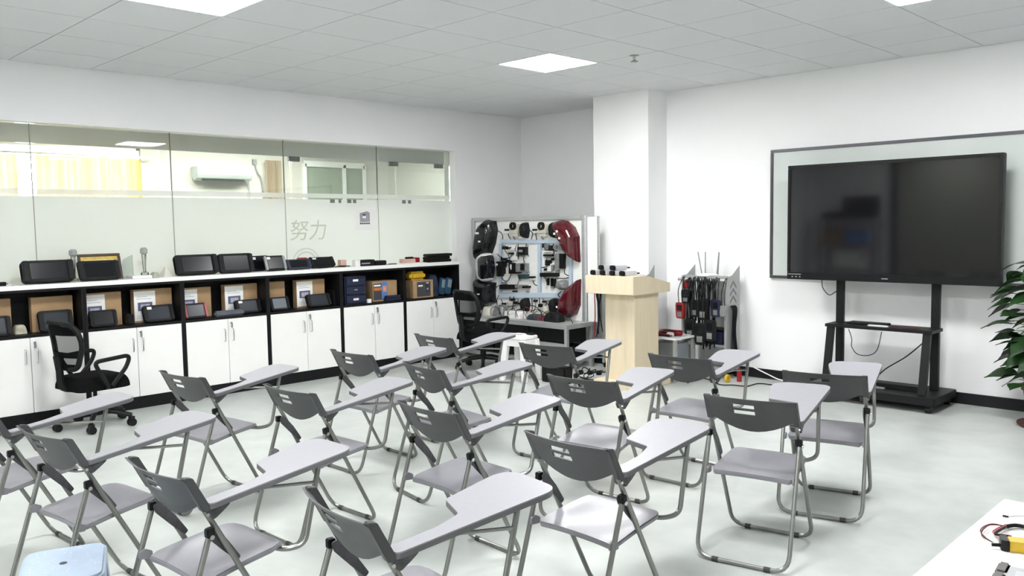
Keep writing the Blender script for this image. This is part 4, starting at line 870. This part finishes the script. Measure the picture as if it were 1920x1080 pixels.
for pts in ([(300, 218), (330, 235), (343, 260), (342, 285)], [(385, 240), (392, 265), (405, 285)], [(440, 245), (425, 265), (440, 285)], [(555, 215), (575, 240), (566, 285)], [(600, 235), (607, 290)], [(665, 245), (645, 265), (660, 285)],
            [(463, 318), (463, 440)], [(528, 318), (520, 370), (510, 410), (505, 440), (515, 470)], [(425, 395), (395, 430), (350, 435), (330, 420)], [(300, 400), (345, 440), (385, 460)], [(335, 575), (350, 605), (380, 610), (402, 575), (410, 545)], [(505, 470), (470, 490), (465, 540), (475, 590), (480, 610)], [(577, 605), (590, 635), (610, 645)], [(265, 650), (290, 660), (310, 645)],
            [(740, 320), (730, 355), (745, 390), (720, 410)], [(780, 320), (815, 345), (850, 340)], [(645, 505), (680, 500), (690, 480)], [(835, 400), (828, 500), (825, 550), (855, 568)], [(765, 590), (830, 590), (855, 582)], [(800, 690), (775, 715), (790, 738), (815, 740)],
            [(400, 730), (395, 765)], [(430, 730), (425, 790), (410, 850)], [(570, 740), (572, 830), (560, 850)], [(628, 740), (632, 790)], [(550, 800), (600, 810), (640, 850)], [(690, 780), (660, 830), (640, 870)], [(500, 830), (440, 840), (390, 870)], [(310, 720), (298, 760), (300, 800)], [(295, 840), (310, 880), (330, 905)]): wire(pts)
for cx, cy, w_, h_, m_, dp in ((352, 345, 20, 30, GREYC, .03), (398, 352, 16, 12, BLACKP, .04), (410, 395, 34, 14, BLACKP, .03), (460, 405, 14, 30, GREYC, .03), (455, 470, 18, 22, WHITEP, .04), (395, 455, 30, 24, BLACKP, .05), (360, 440, 24, 20, BLACKP, .06), (330, 560, 34, 26, BLACKP, .05),
        (540, 540, 18, 14, GREYC, .03), (475, 540, 22, 18, BLACKP, .03), (360, 625, 26, 18, GREYC, .05), (440, 690, 30, 10, BLACKP, .03), (540, 690, 20, 10, GREYC, .03), (665, 335, 18, 30, BLACKP, .03), (760, 345, 26, 30, GREYC, .04), (800, 350, 40, 40, GREYC, .04), (735, 440, 18, 18, BLACKP, .03), (680, 520, 20, 16, BLACKP, .03), (775, 535, 20, 22, GREYC, .04),
        (670, 590, 26, 12, WHITEP, .03), (735, 660, 22, 14, GREYC, .03), (425, 755, 22, 18, BLACKP, .04), (600, 765, 24, 16, BLACKP, .03), (640, 800, 18, 26, BLACKP, .04), (480, 765, 18, 22, CREAM, .04), (710, 765, 20, 18, GREYC, .04), (785, 760, 18, 26, BLACKP, .05)): rect('connector', cx, cy, w_, h_, m_, dp)
for pts in ([(352, 360), (380, 400), (400, 440), (395, 470)], [(450, 330), (440, 370), (470, 400), (500, 420)], [(540, 330), (535, 380), (545, 420)], [(345, 455), (370, 475), (395, 500), (405, 540)], [(455, 555), (470, 600), (455, 640)], [(660, 330), (680, 370), (720, 360), (770, 380)], [(690, 430), (680, 460), (700, 480)], [(840, 345), (862, 370), (850, 400)], [(660, 575), (680, 600), (690, 640)],
            [(330, 750), (350, 790), (390, 810), (440, 800)], [(460, 745), (470, 790), (510, 830)], [(590, 745), (600, 800), (580, 860)], [(650, 745), (700, 800), (740, 860)], [(560, 850), (610, 830), (660, 850), (700, 880)], [(250, 800), (300, 860), (350, 860), (400, 890)]): wire(pts, 0.004, off=0.05)
# loose parts lying on the bench
def bench_lump(label, cx, cy, w_, d_, h_, m_, name='car_part', keep=0.6):
    p = aty(860+cx/4.153, 380+cy/4.153, cy_y); 
    poly = roundpoly([(p.x-w_/2, cy_y-d_/2, d_*0.3), (p.x+w_/2, cy_y-d_/2, d_*0.3), (p.x+w_/2, cy_y+d_/2, d_*0.3), (p.x-w_/2, cy_y+d_/2, d_*0.3)], 4)
    return tag(obj(name, M().puff(poly, BZ+0.0065, h_, lambda a, b, d: (a, b, d), 4, keep), m_, soft=60), label, 'car part')
cy_y = 2.22
bench_lump('grey beige pump lying at the left of the parts bench', 235, 860, 0.13, 0.12, 0.10, CREAM, 'pump')
bench_lump('grey metal housing lying left on the parts bench', 330, 850, 0.17, 0.13, 0.13, GREYC, 'pump')
bench_lump('white control box with red wires on the parts bench', 440, 885, 0.26, 0.14, 0.075, WHITEP, 'control_box', 0.88)
bench_lump('dark teal lamp lying on the parts bench', 600, 880, 0.20, 0.11, 0.06, mat('dark_teal'.replace('dark', 'deep'), (0.03, 0.05, 0.055), 0.4), 'lamp', 0.5)
bench_lump('dark red cable heap on the parts bench', 650, 905, 0.16, 0.10, 0.05, mat('dark_red_cable', (0.13, 0.02, 0.03), 0.6, var=0.4, scale=30), 'cable_heap')
bench_lump('black wiring heap at the right of the parts bench', 745, 885, 0.22, 0.14, 0.10, RUBBER, 'cable_heap', 0.4)
t3 = thing('wire_harness', 'thin black and red wires looped over the parts bench', 'wires', (-3.1, 2.2, BZ+0.01))
for k in range(9):
    x = -3.55+k*0.13; q = [(x, 2.15+0.02*math.sin(k), BZ+0.013), (x+0.05, 2.11, BZ+0.10+0.04*math.sin(k*2)), (x+0.12, 2.13, BZ+0.12), (x+0.17, 2.16, BZ+0.013)]
    obj('wire', M().tube(smooth(q, 5), 0.0032, 6), RED if k == 4 else RUBBER, t3, world=True)
for zz, hh_ in ((0.0885, 0.150), (0.2785, 0.150)):
    for k in range(3): obj('equipment_drawer', M().box(-3.98+k*0.545, -3.45+k*0.545, BY0+0.06, BY1-0.06, zz, zz+hh_), BLACKLAM, t, world=True, bevel=0.006)


# ------------------------------------------------------------------ white stool and paper
def stool(label, loc, rz, w_, d_, h_, m_, group=None, hole=True):
    t = thing('plastic_stool', label, 'stool', loc, rz, group)
    W, D = w_/2, d_/2
    top = roundpoly([(-W, -D, 0.05), (W, -D, 0.05), (W, D, 0.05), (-W, D, 0.05)], 4)
    obj('seat', M().prism(top, h_-0.035, h_, lambda a, b, d: (a*(1+(h_-d)*0.5), b*(1+(h_-d)*0.5), d)), m_, t, bevel=0.008)
    for sx in (-1, 1):
        for sy in (-1, 1):
            a, b = sx*W*0.78, sy*D*0.74; e, f = sx*W*1.02, sy*D*1.02
            obj('leg', M().add([(a+u*0.035, b+v*0.03, h_-0.036) for u in (-1, 1) for v in (-1, 1)] + [(e+u*0.024, f+v*0.022, 0) for u in (-1, 1) for v in (-1, 1)], [(0, 1, 3, 2), (4, 6, 7, 5), (0, 4, 5, 1), (1, 5, 7, 3), (3, 7, 6, 2), (2, 6, 4, 0)]), m_, t, bevel=0.006)
    for sy in (-1, 1): obj('apron', M().box(-W*0.7, W*0.7, sy*D*0.93-0.006, sy*D*0.93+0.006, h_-0.10, h_-0.036), m_, t, bevel=0.003)
    for sx in (-1, 1): obj('apron', M().box(sx*W*0.95-0.006, sx*W*0.95+0.006, -D*0.65, D*0.65, h_-0.10, h_-0.036), m_, t, bevel=0.003)
    if hole: obj('finger_hole', M().lathe([(0.012, 0.0004), (0.012, 0.0012)], (0, 0, h_), 16), INK, t, soft=0)
    return t
stool('white plastic stool before the parts bench', (-2.37, 1.42, 0), 0.1, 0.27, 0.24, 0.44, WHITEP, hole=False)
t = thing('paper_sheets', 'folded white paper lying on the white stool', 'paper', (-2.40, 1.40, 0.4405), 0.3)
obj('sheet', M().box(-0.13, 0.09, -0.09, 0.08, 0.0, 0.004), PAPER, t); obj('folded_edge', M().box(-0.02, 0.06, -0.02, 0.0, 0.0045, 0.006), INK, t)
tag(obj('black_pouch', M().box(-2.34, -2.26, 1.46, 1.53, 0.4405, 0.455), BLACKP, bevel=0.004), 'small black pouch on the white stool', 'pouch')
b = stool('pale blue plastic stool at the bottom left corner', (0.262, -3.480, 0), math.radians(-21), 0.325, 0.255, 0.40, BLUESTOOL)
m = M()
for k in range(40):
    a, c = random.uniform(-0.145, 0.145), random.uniform(-0.11, 0.11)
    if a*a+c*c > 0.0006: m.box(a-0.0018, a+0.0018, c-0.0018, c+0.0018, 0.4002, 0.4007)
tag(obj('grip_dots', m, WHITEP, b, soft=0), kind='stuff')

# ------------------------------------------------------------------ steel carts with hanging testers
def cart(label, x0, x1, y0, y1, h):
    t = thing('tool_cart', label, 'cart', ((x0+x1)/2, (y0+y1)/2, 0), 0, 'grey steel tool carts')
    for x in (x0, x1):
        pl = [(y0, 0.06), (y1, 0.06), (y1, h), (y0+0.10, h-0.09), (y0, h-0.11)]
        s = obj('side_sheet', M().prism(pl, x-0.0015, x+0.0015, lambda a, b, d: (d, a, b)), GREYM, t, world=True, soft=0)
    PAR_s = t
    for k in range(3):
        zc = h*0.66+k*0.07; yc = (y0+y1)/2
        pl = [(yc-0.06, zc), (yc, zc+0.06), (yc+0.06, zc), (yc+0.06, zc+0.03), (yc, zc+0.09), (yc-0.06, zc+0.03)]
        obj('chevron_cut', M().add([(x1+0.002, a, b_) for a, b_ in pl], [(0, 1, 4, 5), (1, 2, 3, 4)]), mat('chevron_dark', (0.17, 0.17, 0.165), 0.6), t, world=True, soft=0)
    obj('top_tray', M().box(x0+0.002, x1-0.002, y0+0.035, y1, h-0.125, h-0.115), GREYM, t, world=True, soft=0); obj('tray_lip', M().box(x0+0.002, x1-0.002, y0+0.03, y0+0.0345, h-0.125, h-0.095), GREYM, t, world=True, soft=0)
    for zz in (0.08, 0.30): obj('shelf', M().box(x0+0.002, x1-0.002, y0+0.01, y1, zz, zz+0.025), GREYM, t, world=True, bevel=0.002)
    obj('hanging_rod', M().tube([(x0-0.02, y0-0.03, h-0.135), (x1+0.01, y0-0.03, h-0.135)], 0.014, 12), ALU, t, world=True)
    for x in (x0+0.01, x1-0.01):
        obj('post', M().box(x-0.012, x+0.012, y0-0.005, y0+0.02, 0.055, h-0.10), GREYM, t, world=True, bevel=0.002)
        obj('rod_bracket', M().box(x-0.004, x+0.004, y0-0.03, y0-0.005, h-0.15, h-0.12), GREYM, t, world=True)
        for y in (y0+0.04, y1-0.04): obj('caster', M().lathe([(0.026, -0.012), (0.026, 0.012)], (x, y, 0.026), 12, 'x').box(x-0.012, x+0.012, y-0.012, y+0.012, 0.03, 0.058), BLACKP, t, world=True)
    return t
CY0 = 2.66
ra, rb = aty(1272, 523, CY0), aty(1360, 525, CY0)
CX0, CX1, CHT = ra.x+0.02, rb.x-0.005, ra.z+0.135
cart('grey steel cart hung with testers under the white router', CX0, CX1, CY0+0.03, 2.93, CHT)
c2 = aty(1206, 505, 2.45)
cart('grey steel cart mostly hidden behind the lectern', c2.x-0.52, c2.x, 2.45, 2.64, CHT)
RODZ = CHT-0.135
# router
rx = (CX0+CX1)/2-0.03
t = thing('wifi_router', 'white flat router with four upright antennas on the cart', 'router', (rx, CY0+0.15, CHT-0.114))
obj('body', M().lathe([(0.08, 0), (0.115, 0.012), (0.115, 0.022), (0.05, 0.034)], n=28), WHITEP, t)
for ax, ay, lean in ((-0.09, 0.04, -0.22), (-0.07, 0.07, 0.0), (0.06, 0.07, 0.10), (0.09, 0.04, 0.06)):
    obj('antenna', M().tube([(ax, ay, 0.015), (ax+lean*0.02, ay, 0.04), (ax+lean*0.21, ay, 0.24)], 0.007, 8, r2=0.005), GREYC, t)
def tester(label, u, vtop, vbot, wpx, m_, drop=True, screen=True, dy=0.06):
    y = CY0-0.03+0.03-dy; p = aty(u, vbot, y); pt = aty(u, vtop, y); W = aty(u+wpx/2, vbot, y).x-p.x; h_ = pt.z-p.z
    t = thing('hand_tester', label, 'tester', (p.x, y, p.z), random.uniform(-0.15, 0.15), 'testers hanging on the cart')
    out = roundpoly([(-W*0.85, 0, 0.02), (W*0.85, 0, 0.02), (W, h_*0.6, 0.02), (W, h_, 0.02), (-W, h_, 0.02), (-W, h_*0.6, 0.02)], 3)
    obj('body', M().prism(out, -0.018, 0.018, lambda a, b, d: (a, d, b)), m_, t, bevel=0.005)
    if screen: obj('screen', M().box(-W*0.6, W*0.6, -0.0195, -0.0182, h_*0.5, h_*0.85), SCREEN, t, soft=0)
    obj('keypad', M().box(-W*0.5, W*0.5, -0.0195, -0.0182, h_*0.12, h_*0.4), RED if m_ is RED else GREYC, t, soft=0)
    top = RODZ+0.016-p.z
    obj('cord', M().tube(smooth([(-W*0.4, 0, h_), (-W*0.45, -0.005, (h_+top)/2), (-0.006, dy-0.02, top-0.004), (0.0, dy, top+0.003), (0.006, dy-0.018, top-0.008), (W*0.45, 0.004, (h_+top)/2), (W*0.4, 0, h_)], 4), 0.004, 6), RUBBER, t)
    return t
tester('red and black tester hanging at the left end of the cart rod', 1276, 567, 597, 17, mat('deep_red', (0.30, 0.02, 0.02), 0.4))
tester('black tester hanging under the red connector on the cart', 1287, 543, 568, 18, BLACKP)
tester('black keypad tester hanging left of the cart centre', 1303, 562, 594, 18, RUBBER)
tester('black tester hanging at the cart centre', 1318, 560, 600, 18, BLACKP)
tester('dark blue tester with white marks hanging right of the cart centre', 1342, 562, 594, 20, BLUEP)
tester('grey and red adapter hanging at the right of the cart rod', 1356, 573, 594, 12, GREYC, screen=False)
t = thing('red_connector', 'red plug hanging from the left end of the cart rod', 'plug', (0, 0, 0)); PAR[t.name] = (Vector((0, 0, 0)), 0)
p = aty(1286, 540, CY0-0.02); t.location = p; PAR[t.name] = (p.copy(), 0)
obj('body', M().box(-0.03, 0.03, -0.02, 0.02, 0, 0.05), RED, t, bevel=0.008); obj('neck', M().box(-0.02, 0.02, -0.015, 0.015, 0.05, max(0.07, RODZ-p.z-0.02)), RED, t, bevel=0.006)
for lb, us, vend, r in (('bundle of black cables hanging at the cart centre', (1307, 1311, 1316, 1321, 1326, 1330, 1335, 1339), 655, 0.007), ('bundle of black cables hanging at the left of the cart', (1292, 1296, 1300), 620, 0.006)):
    t = thing('cable_bundle', lb, 'cables', aty(us[0], vend, CY0-0.06), 0, 'cable bundles on the cart')
    for i, u in enumerate(us):
        for sgn in (0, 1):
            uu = u+sgn*2.5; a = aty(uu, 526, CY0-0.02+0.035*sgn); y = CY0-0.023+0.046*sgn
            e = vend-random.uniform(0, 35)
            q = [(a.x, y-0.0, RODZ+0.016), aty(uu+random.uniform(-3, 3), 560, y), aty(uu+random.uniform(-4, 4), 600, y), aty(uu+random.uniform(-5, 5), e, y)]
            obj('cable', M().tube(smooth(q, 4), r, 6), RUBBER, t, world=True)
tester('black tester hanging low at the left of the cart', 1294, 598, 634, 17, RUBBER, dy=0.105)
tester('black tester hanging low at the cart centre', 1313, 606, 646, 20, BLACKP, dy=0.105)
tester('black tester hanging low right of the cart centre', 1332, 600, 640, 20, RUBBER, dy=0.105)
t = thing('storage_crate', 'dark blue crate on the lower shelf of the cart', 'crate', ((CX0+CX1)/2+0.03, CY0+0.13, 0.3255))
obj('body', M().box(-0.15, 0.17, -0.08, 0.10, 0, 0.13), BLUEP, t, bevel=0.008); obj('rim', M().box(-0.156, 0.176, -0.086, 0.106, 0.1305, 0.145), BLACKP, t, bevel=0.004)
t = thing('cable_bundle', 'black leads hooked on the right side of the cart', 'cables', (CX1+0.03, CY0+0.16, 0.2), 0, 'cable bundles on the cart')
for k in range(7):
    y = CY0+0.09+0.012*k; q = [(CX1+0.012, y, 0.70), (CX1+0.035, y, 0.66), (CX1+0.03+0.012*math.sin(k*2), y+0.015*math.sin(k), 0.45), (CX1+0.035, y-0.02+0.008*k, 0.20+0.02*math.sin(k*3))]
    obj('lead', M().tube(smooth(q, 5), 0.007, 6), RUBBER, t, world=True)
# small white table with cables between lectern and cart
tx1, ty0, ty1, TX0, tz = -1.13, 2.225, 2.585, -1.50, 0.42
t = thing('side_table', 'low white side table between lectern and cart', 'table', ((TX0+tx1)/2, (ty0+ty1)/2, 0))
obj('tabletop', M().box(TX0, tx1, ty0, ty1, tz-0.018, tz), WHITELAM, t, world=True, bevel=0.003)
for x in (TX0+0.018, tx1-0.03):
    for y in (ty0+0.03, ty1-0.03): obj('leg', M().box(x-0.014, x+0.014, y-0.014, y+0.014, 0, tz-0.018), GREYM, t, world=True)
tag(obj('metal_case', M().box(TX0+0.04, tx1-0.05, ty0+0.06, ty1-0.06, 0.0, 0.36), mat('brushed_metal', (0.34, 0.37, 0.40), 0.35, metal=0.6, var=0.1), bevel=0.006), 'brushed grey metal case under the low white table', 'case')
t = thing('test_leads', 'red and black test leads coiled on the low white table', 'leads', ((TX0+tx1)/2, ty0+0.25, tz+0.0005))
for k in range(6):
    cx, cy, r0 = (TX0+tx1)/2+0.015*math.sin(k*2.3), ty0+0.12+0.018*k, 0.070+0.010*(k % 3)
    q = [(cx+r0*1.35*math.cos(a_), cy+r0*math.sin(a_), tz+0.007+0.006*k+0.004*math.sin(a_*3)) for a_ in [i*2*PI/16 for i in range(15)]]
    obj('lead', M().tube(smooth(q, 2), 0.0055, 6), RED if k % 3 == 2 else RUBBER, t, world=True)
for dx, dy_, m_ in ((-0.08, 0.0, RED), (0.10, 0.10, RED), (0.05, 0.03, WHITEP)): obj('clamp', M().box((TX0+tx1)/2+dx-0.03, (TX0+tx1)/2+dx+0.04, ty0+0.05+dy_, ty0+0.09+dy_, tz+0.006, tz+0.04), m_, t, world=True, bevel=0.008)
tag(obj('paper_sheets', M().box(TX0+0.02, tx1-0.05, ty1-0.09, ty1-0.01, tz+0.0005, tz+0.004), PAPER), 'papers at the back of the low white table', 'paper')
# cables and odds on the floor
def floor_pts(L, z): return [Vector((*atz(u, v, z).xy, z)) for u, v in L]
hang(floor_pts([(1289, 718), (1310, 709), (1330, 712), (1350, 721), (1375, 722), (1400, 724), (1422, 719), (1450, 722)], 0.006), 0.005, 'thin black cable winding over the floor below the cart')
wc = [aty(1405, 684, 2.93), aty(1420, 692, 2.9), atz(1440, 702, 0.06), atz(1462, 712, 0.02), atz(1490, 716, 0.007)]
hang(wc, 0.006, 'white cable coming down to the floor right of the cart', m_=WHITEP)
p = atz(1364, 717, 0.0)
tag(obj('tape_roll', M().lathe([(0.018, -0.012), (0.038, -0.012), (0.038, 0.012), (0.018, 0.012), (0.018, -0.012)], (p.x, p.y, 0.038), 20, 'x', cap=False), YELLOW), 'yellow tape roll standing on the floor', 'tape')
p = atz(1384, 716, 0.0)
tag(obj('red_bottle', M().lathe([(0.022, 0), (0.024, 0.01), (0.024, 0.10), (0.010, 0.115), (0.010, 0.13)], (p.x, p.y+0.02, 0), 14), RED), 'small red bottle on the floor beside the yellow tape', 'bottle')
t = thing('power_strip', 'white power strip with tangled black cords on the floor by the lectern', 'power strip', (-1.90, 1.92, 0), 0.5)
obj('strip', M().box(-0.16, 0.16, -0.03, 0.03, 0, 0.035), WHITEP, t, bevel=0.006)
for k in range(3): obj('plug', M().box(-0.13+k*0.09, -0.08+k*0.09, -0.022, 0.022, 0.035, 0.075), BLACKP, t, bevel=0.006)
for k in range(5):
    q = [(-0.1+k*0.07, 0.0, 0.07), (-0.05+k*0.05, -0.08, 0.12-0.01*k), (0.05-k*0.05, -0.14, 0.05), (-0.1+k*0.06, -0.16-0.01*k, 0.006), (0.12-0.04*k, -0.11, 0.006)]
    obj('cord', M().tube(smooth(q, 4), 0.005, 6), RUBBER, t)
t = thing('cable_bundle', 'black and red leads hanging left of the lectern', 'cables', (-2.16, 2.33, 0.3))
for k in range(6):
    x = -2.19+k*0.017; q = [(x, 2.36, 0.98-0.01*k), (x+0.02*math.sin(k*2), 2.335, 0.8), (x+0.025*math.sin(k), 2.34, 0.6), (x+0.03*math.sin(k*1.4), 2.33, 0.34+0.03*(k % 3))]
    obj('lead', M().tube(smooth(q, 5), 0.006, 6), RED if k == 0 else RUBBER, t, world=True)
obj('red_clip', M().box(-2.20, -2.16, 2.33, 2.37, 0.93, 1.0), RED, t, world=True, bevel=0.008)
tag(obj('dark_crate', M().box(-2.16, -1.86, 1.48, 1.60, 0, 0.16), BLACKP, bevel=0.01), 'low dark crate on the floor between stool and lectern', 'crate')

# ------------------------------------------------------------------ white desk at the lower right
DX, DYf = 2.637, -1.846
t = thing('desk', 'white desk at the lower right corner', 'desk', (3.0, -2.6, 0))
obj('desk_top', M().box(DX, 3.32, -3.45, DYf, 0.722, 0.75), WHITELAM, t, world=True, bevel=0.002)
for y in (DYf-0.06, -3.39): obj('leg_panel', M().box(DX+0.05, 3.27, y-0.012, y+0.012, 0, 0.722), WHITELAM, t, world=True, bevel=0.002)
obj('modesty_panel', M().box(3.20, 3.218, -3.37, DYf-0.08, 0.25, 0.722), WHITELAM, t, world=True, bevel=0.002)
p = atz(1911, 1020, 0.765)
t = thing('yellow_meter', 'yellow and black handheld meter lying on the white desk', 'meter', (p.x, p.y, 0.7505), 0.40)
obj('body', M().prism(roundpoly([(-0.022, -0.019, 0.006), (0.10, -0.024, 0.006), (0.10, 0.024, 0.006), (-0.022, 0.019, 0.006)], 3), 0.0, 0.024, lambda a, b, d: (a, b, d)), YELLOW, t, bevel=0.006)
obj('collar', M().prism(roundpoly([(-0.038, -0.018, 0.007), (-0.0225, -0.021, 0.003), (-0.0225, 0.021, 0.003), (-0.038, 0.018, 0.007)], 3), 0.0, 0.0255, lambda a, b, d: (a, b, d)), BLACKP, t, bevel=0.004)
obj('lead_exit', M().tube([(-0.038, -0.008, 0.010), (-0.056, -0.009, 0.009)], 0.004, 8), BLACKP, t)
t = thing('meter_leads', 'thin red and black wires looped before the yellow meter', 'wires', (p.x, p.y, 0.751))
dq = lambda L, z: [Vector((*atz(u, v, z).xy, z)) for u, v in L]
for k in range(3): obj('wire', M().tube(smooth(dq([(1862, 1017), (1846-k*2, 1006), (1838+k*2, 995), (1846+k*3, 986), (1862, 982+k), (1882, 986)], 0.755+0.003*k), 5), 0.0011, 5), RED if k == 1 else RUBBER, t, world=True)
for k in range(5): obj('wire', M().tube(smooth(dq([(1886, 984+k), (1872, 990+k*1.5), (1862+k, 998+k), (1872+k*2, 1003), (1885+k*3, 1006)], 0.757+0.003*k), 5), 0.0022, 5), (RED, RED, mat('pink_wire', (0.6, 0.2, 0.22), 0.5), RUBBER, RUBBER)[k], t, world=True)
obj('sleeve', M().tube(smooth(dq([(1888, 987), (1902, 985), (1918, 987), (1935, 992)], 0.757), 5), 0.005, 8), RUBBER, t, world=True)
obj('wire', M().tube(smooth(dq([(1880, 992), (1905, 991), (1940, 992)], 0.754), 5), 0.0014, 5), GREYC, t, world=True)
t = thing('probe_wire', 'thin probe with a dark tip on the white desk', 'probe', (*atz(1885, 968, 0.75).xy, 0.751))
obj('tip', M().tube(dq([(1880, 967), (1891, 969)], 0.754), 0.0026, 8), BLACKP, t, world=True); obj('wire', M().tube(smooth(dq([(1891, 969), (1905, 967.5), (1945, 967)], 0.753), 4), 0.0009, 5), GREYC, t, world=True)
p = atz(1893, 1068, 0.765)
t = thing('grey_device', 'grey device with dark rubber corners at the bottom right', 'device', (p.x+0.07, p.y-0.085, 0.7505), 0.10)
obj('body', M().box(-0.075, 0.115, -0.14, 0.10, 0, 0.022), mat('device_grey', (0.38, 0.39, 0.40), 0.4), t, bevel=0.006)
for k in range(3): obj('rubber_strip', M().box(-0.082, -0.060, 0.045-k*0.062, 0.102-k*0.062, 0.0, 0.026), mat('rubber_grey', (0.11, 0.10, 0.10), 0.6), t, bevel=0.004)
obj('screen', M().box(-0.045, 0.10, -0.13, 0.07, 0.0225, 0.0235), mat('device_screen_light', (0.45, 0.47, 0.47), 0.3), t, soft=0)

# ------------------------------------------------------------------ potted pothos at the right edge
PX, PYp = 1.80, 2.55
t = thing('potted_pothos', 'potted climbing pothos with glossy green leaves beside the display', 'plant', (PX, PYp, 0))
obj('saucer', M().lathe([(0.15, 0), (0.19, 0.012), (0.19, 0.024), (0.15, 0.02)], n=28), TERRA, t)
obj('pot', M().lathe([(0.12, 0.021), (0.155, 0.26), (0.168, 0.262), (0.168, 0.30), (0.150, 0.30), (0.148, 0.27)], n=28), TERRA, t)
obj('soil', M().lathe([(0.146, 0.262), (0.146, 0.282), (0.04, 0.288)], n=24), SOIL, t)
obj('moss_pole', M().lathe([(0.035, 0.28), (0.035, 1.20), (0.02, 1.22)], n=14), COIR, t)
def leaf_mesh(L, W, droop, fold):
    vs = []; fs = []; n = 7
    prof = [0.0, 0.62, 0.95, 1.0, 0.86, 0.55, 0.22, 0.0]
    for i in range(n+1):
        s = i/n; y = L*s; z = -droop*L*s*s
        if i == 0: y = 0.02*L
        for a in (-1, -0.5, 0, 0.5, 1):
            x = a*W/2*prof[i]; vs.append((x, y - (0.10*L*abs(a) if i in (0, 1) else 0), z + fold*abs(x) - 0.10*abs(a)**3*W*0.4))
    for i in range(n):
        for k in range(4): fs.append((i*5+k, i*5+k+1, (i+1)*5+k+1, (i+1)*5+k))
    return M().add(vs, fs)
base = []
for L, W, dr, fo in ((0.18, 0.145, 0.25, 0.15), (0.15, 0.125, 0.15, 0.15), (0.20, 0.155, 0.35, 0.12)):
    o = obj('leaf', leaf_mesh(L, W, dr, fo), LEAFM, t, soft=60); base.append(o)
stems = M()
N = 150
for k in range(N):
    o = base[k] if k < 3 else None
    if o is None:
        o = base[k % 3].copy(); COL.objects.link(o); o.parent = t
    f = k/(N-1); z = 0.27+0.91*f + random.uniform(-0.03, 0.03); az = k*2.399963 + random.uniform(-0.3, 0.3)
    r0 = 0.04; r1 = (0.17+0.09*math.sin(f*PI))*random.uniform(0.55, 1.15)
    d = Vector((math.cos(az), math.sin(az), 0)); a = d*r0+Vector((0, 0, max(z-0.05, 0.29))); b = d*r1+Vector((0, 0, z+0.03))
    stems.tube(smooth([a, d*(r0+r1)/2+Vector((0, 0, z+0.02)), b], 3), 0.003, 5)
    o.location = b
    o.rotation_euler = (random.uniform(-0.45, 0.10), random.uniform(-0.45, 0.45), az-PI/2+random.uniform(-0.6, 0.6))
    s = random.uniform(0.75, 1.12); o.scale = (s, s, s)
obj('stems', stems, STEM, t)

# ------------------------------------------------------------------ rear of the room, mirrored in the dark display
struct('door_1', M().box(-2.46, -0.6, YB+0.001, YB+0.05, 0, 2.55), DOORM, 'grey green sliding door behind the photographer')
struct('trim_1', M().box(-2.58, -2.47, YB+0.001, YB+0.09, 0, 2.70).box(-2.58, -0.5, YB+0.001, YB+0.09, 2.56, 2.70), mat('dark_trim', (0.06, 0.06, 0.065), 0.5), 'dark frame of the sliding door')
t = thing('storage_rack', 'dark open storage rack behind the photographer', 'rack', (-3.25, YB+0.25, 0))
rk = mat('rack_grey', (0.34, 0.34, 0.35), 0.5, metal=0.3)
for x in (-3.75, -2.75):
    for y in (YB+0.08, YB+0.42): obj('upright', M().box(x-0.02, x+0.02, y-0.02, y+0.02, 0, 1.5), rk, t, world=True)
for zz in (0.12, 0.58, 1.04, 1.50): obj('rack_shelf', M().box(-3.77, -2.73, YB+0.06, YB+0.44, zz, zz+0.03), rk, t, world=True)
tag(obj('monitor_box', M().box(-3.35, -2.75, YB+0.1, YB+0.35, 1.5305, 1.93), BLACKP, bevel=0.01), 'big black box on top of the rear rack', 'box')
tag(obj('printer', M().box(-3.75, -3.42, YB+0.1, YB+0.35, 1.5305, 1.64), BLACKP, bevel=0.02), 'flat black printer on top of the rear rack', 'printer')
tag(obj('carton', M().box(-3.28, -2.92, YB+0.1, YB+0.35, 1.0705, 1.30), mat('blue_carton', (0.14, 0.28, 0.60), 0.6), bevel=0.004), 'blue carton on the rear rack', 'box')
tag(obj('carton', M().box(-3.70, -3.34, YB+0.1, YB+0.35, 1.0705, 1.32), KRAFT, bevel=0.004), 'brown carton on the upper shelf of the rear rack', 'box')
tag(obj('carton', M().box(-3.50, -2.95, YB+0.1, YB+0.35, 0.6105, 0.93), WHITELAM, bevel=0.004), 'white carton on the rear rack', 'box')
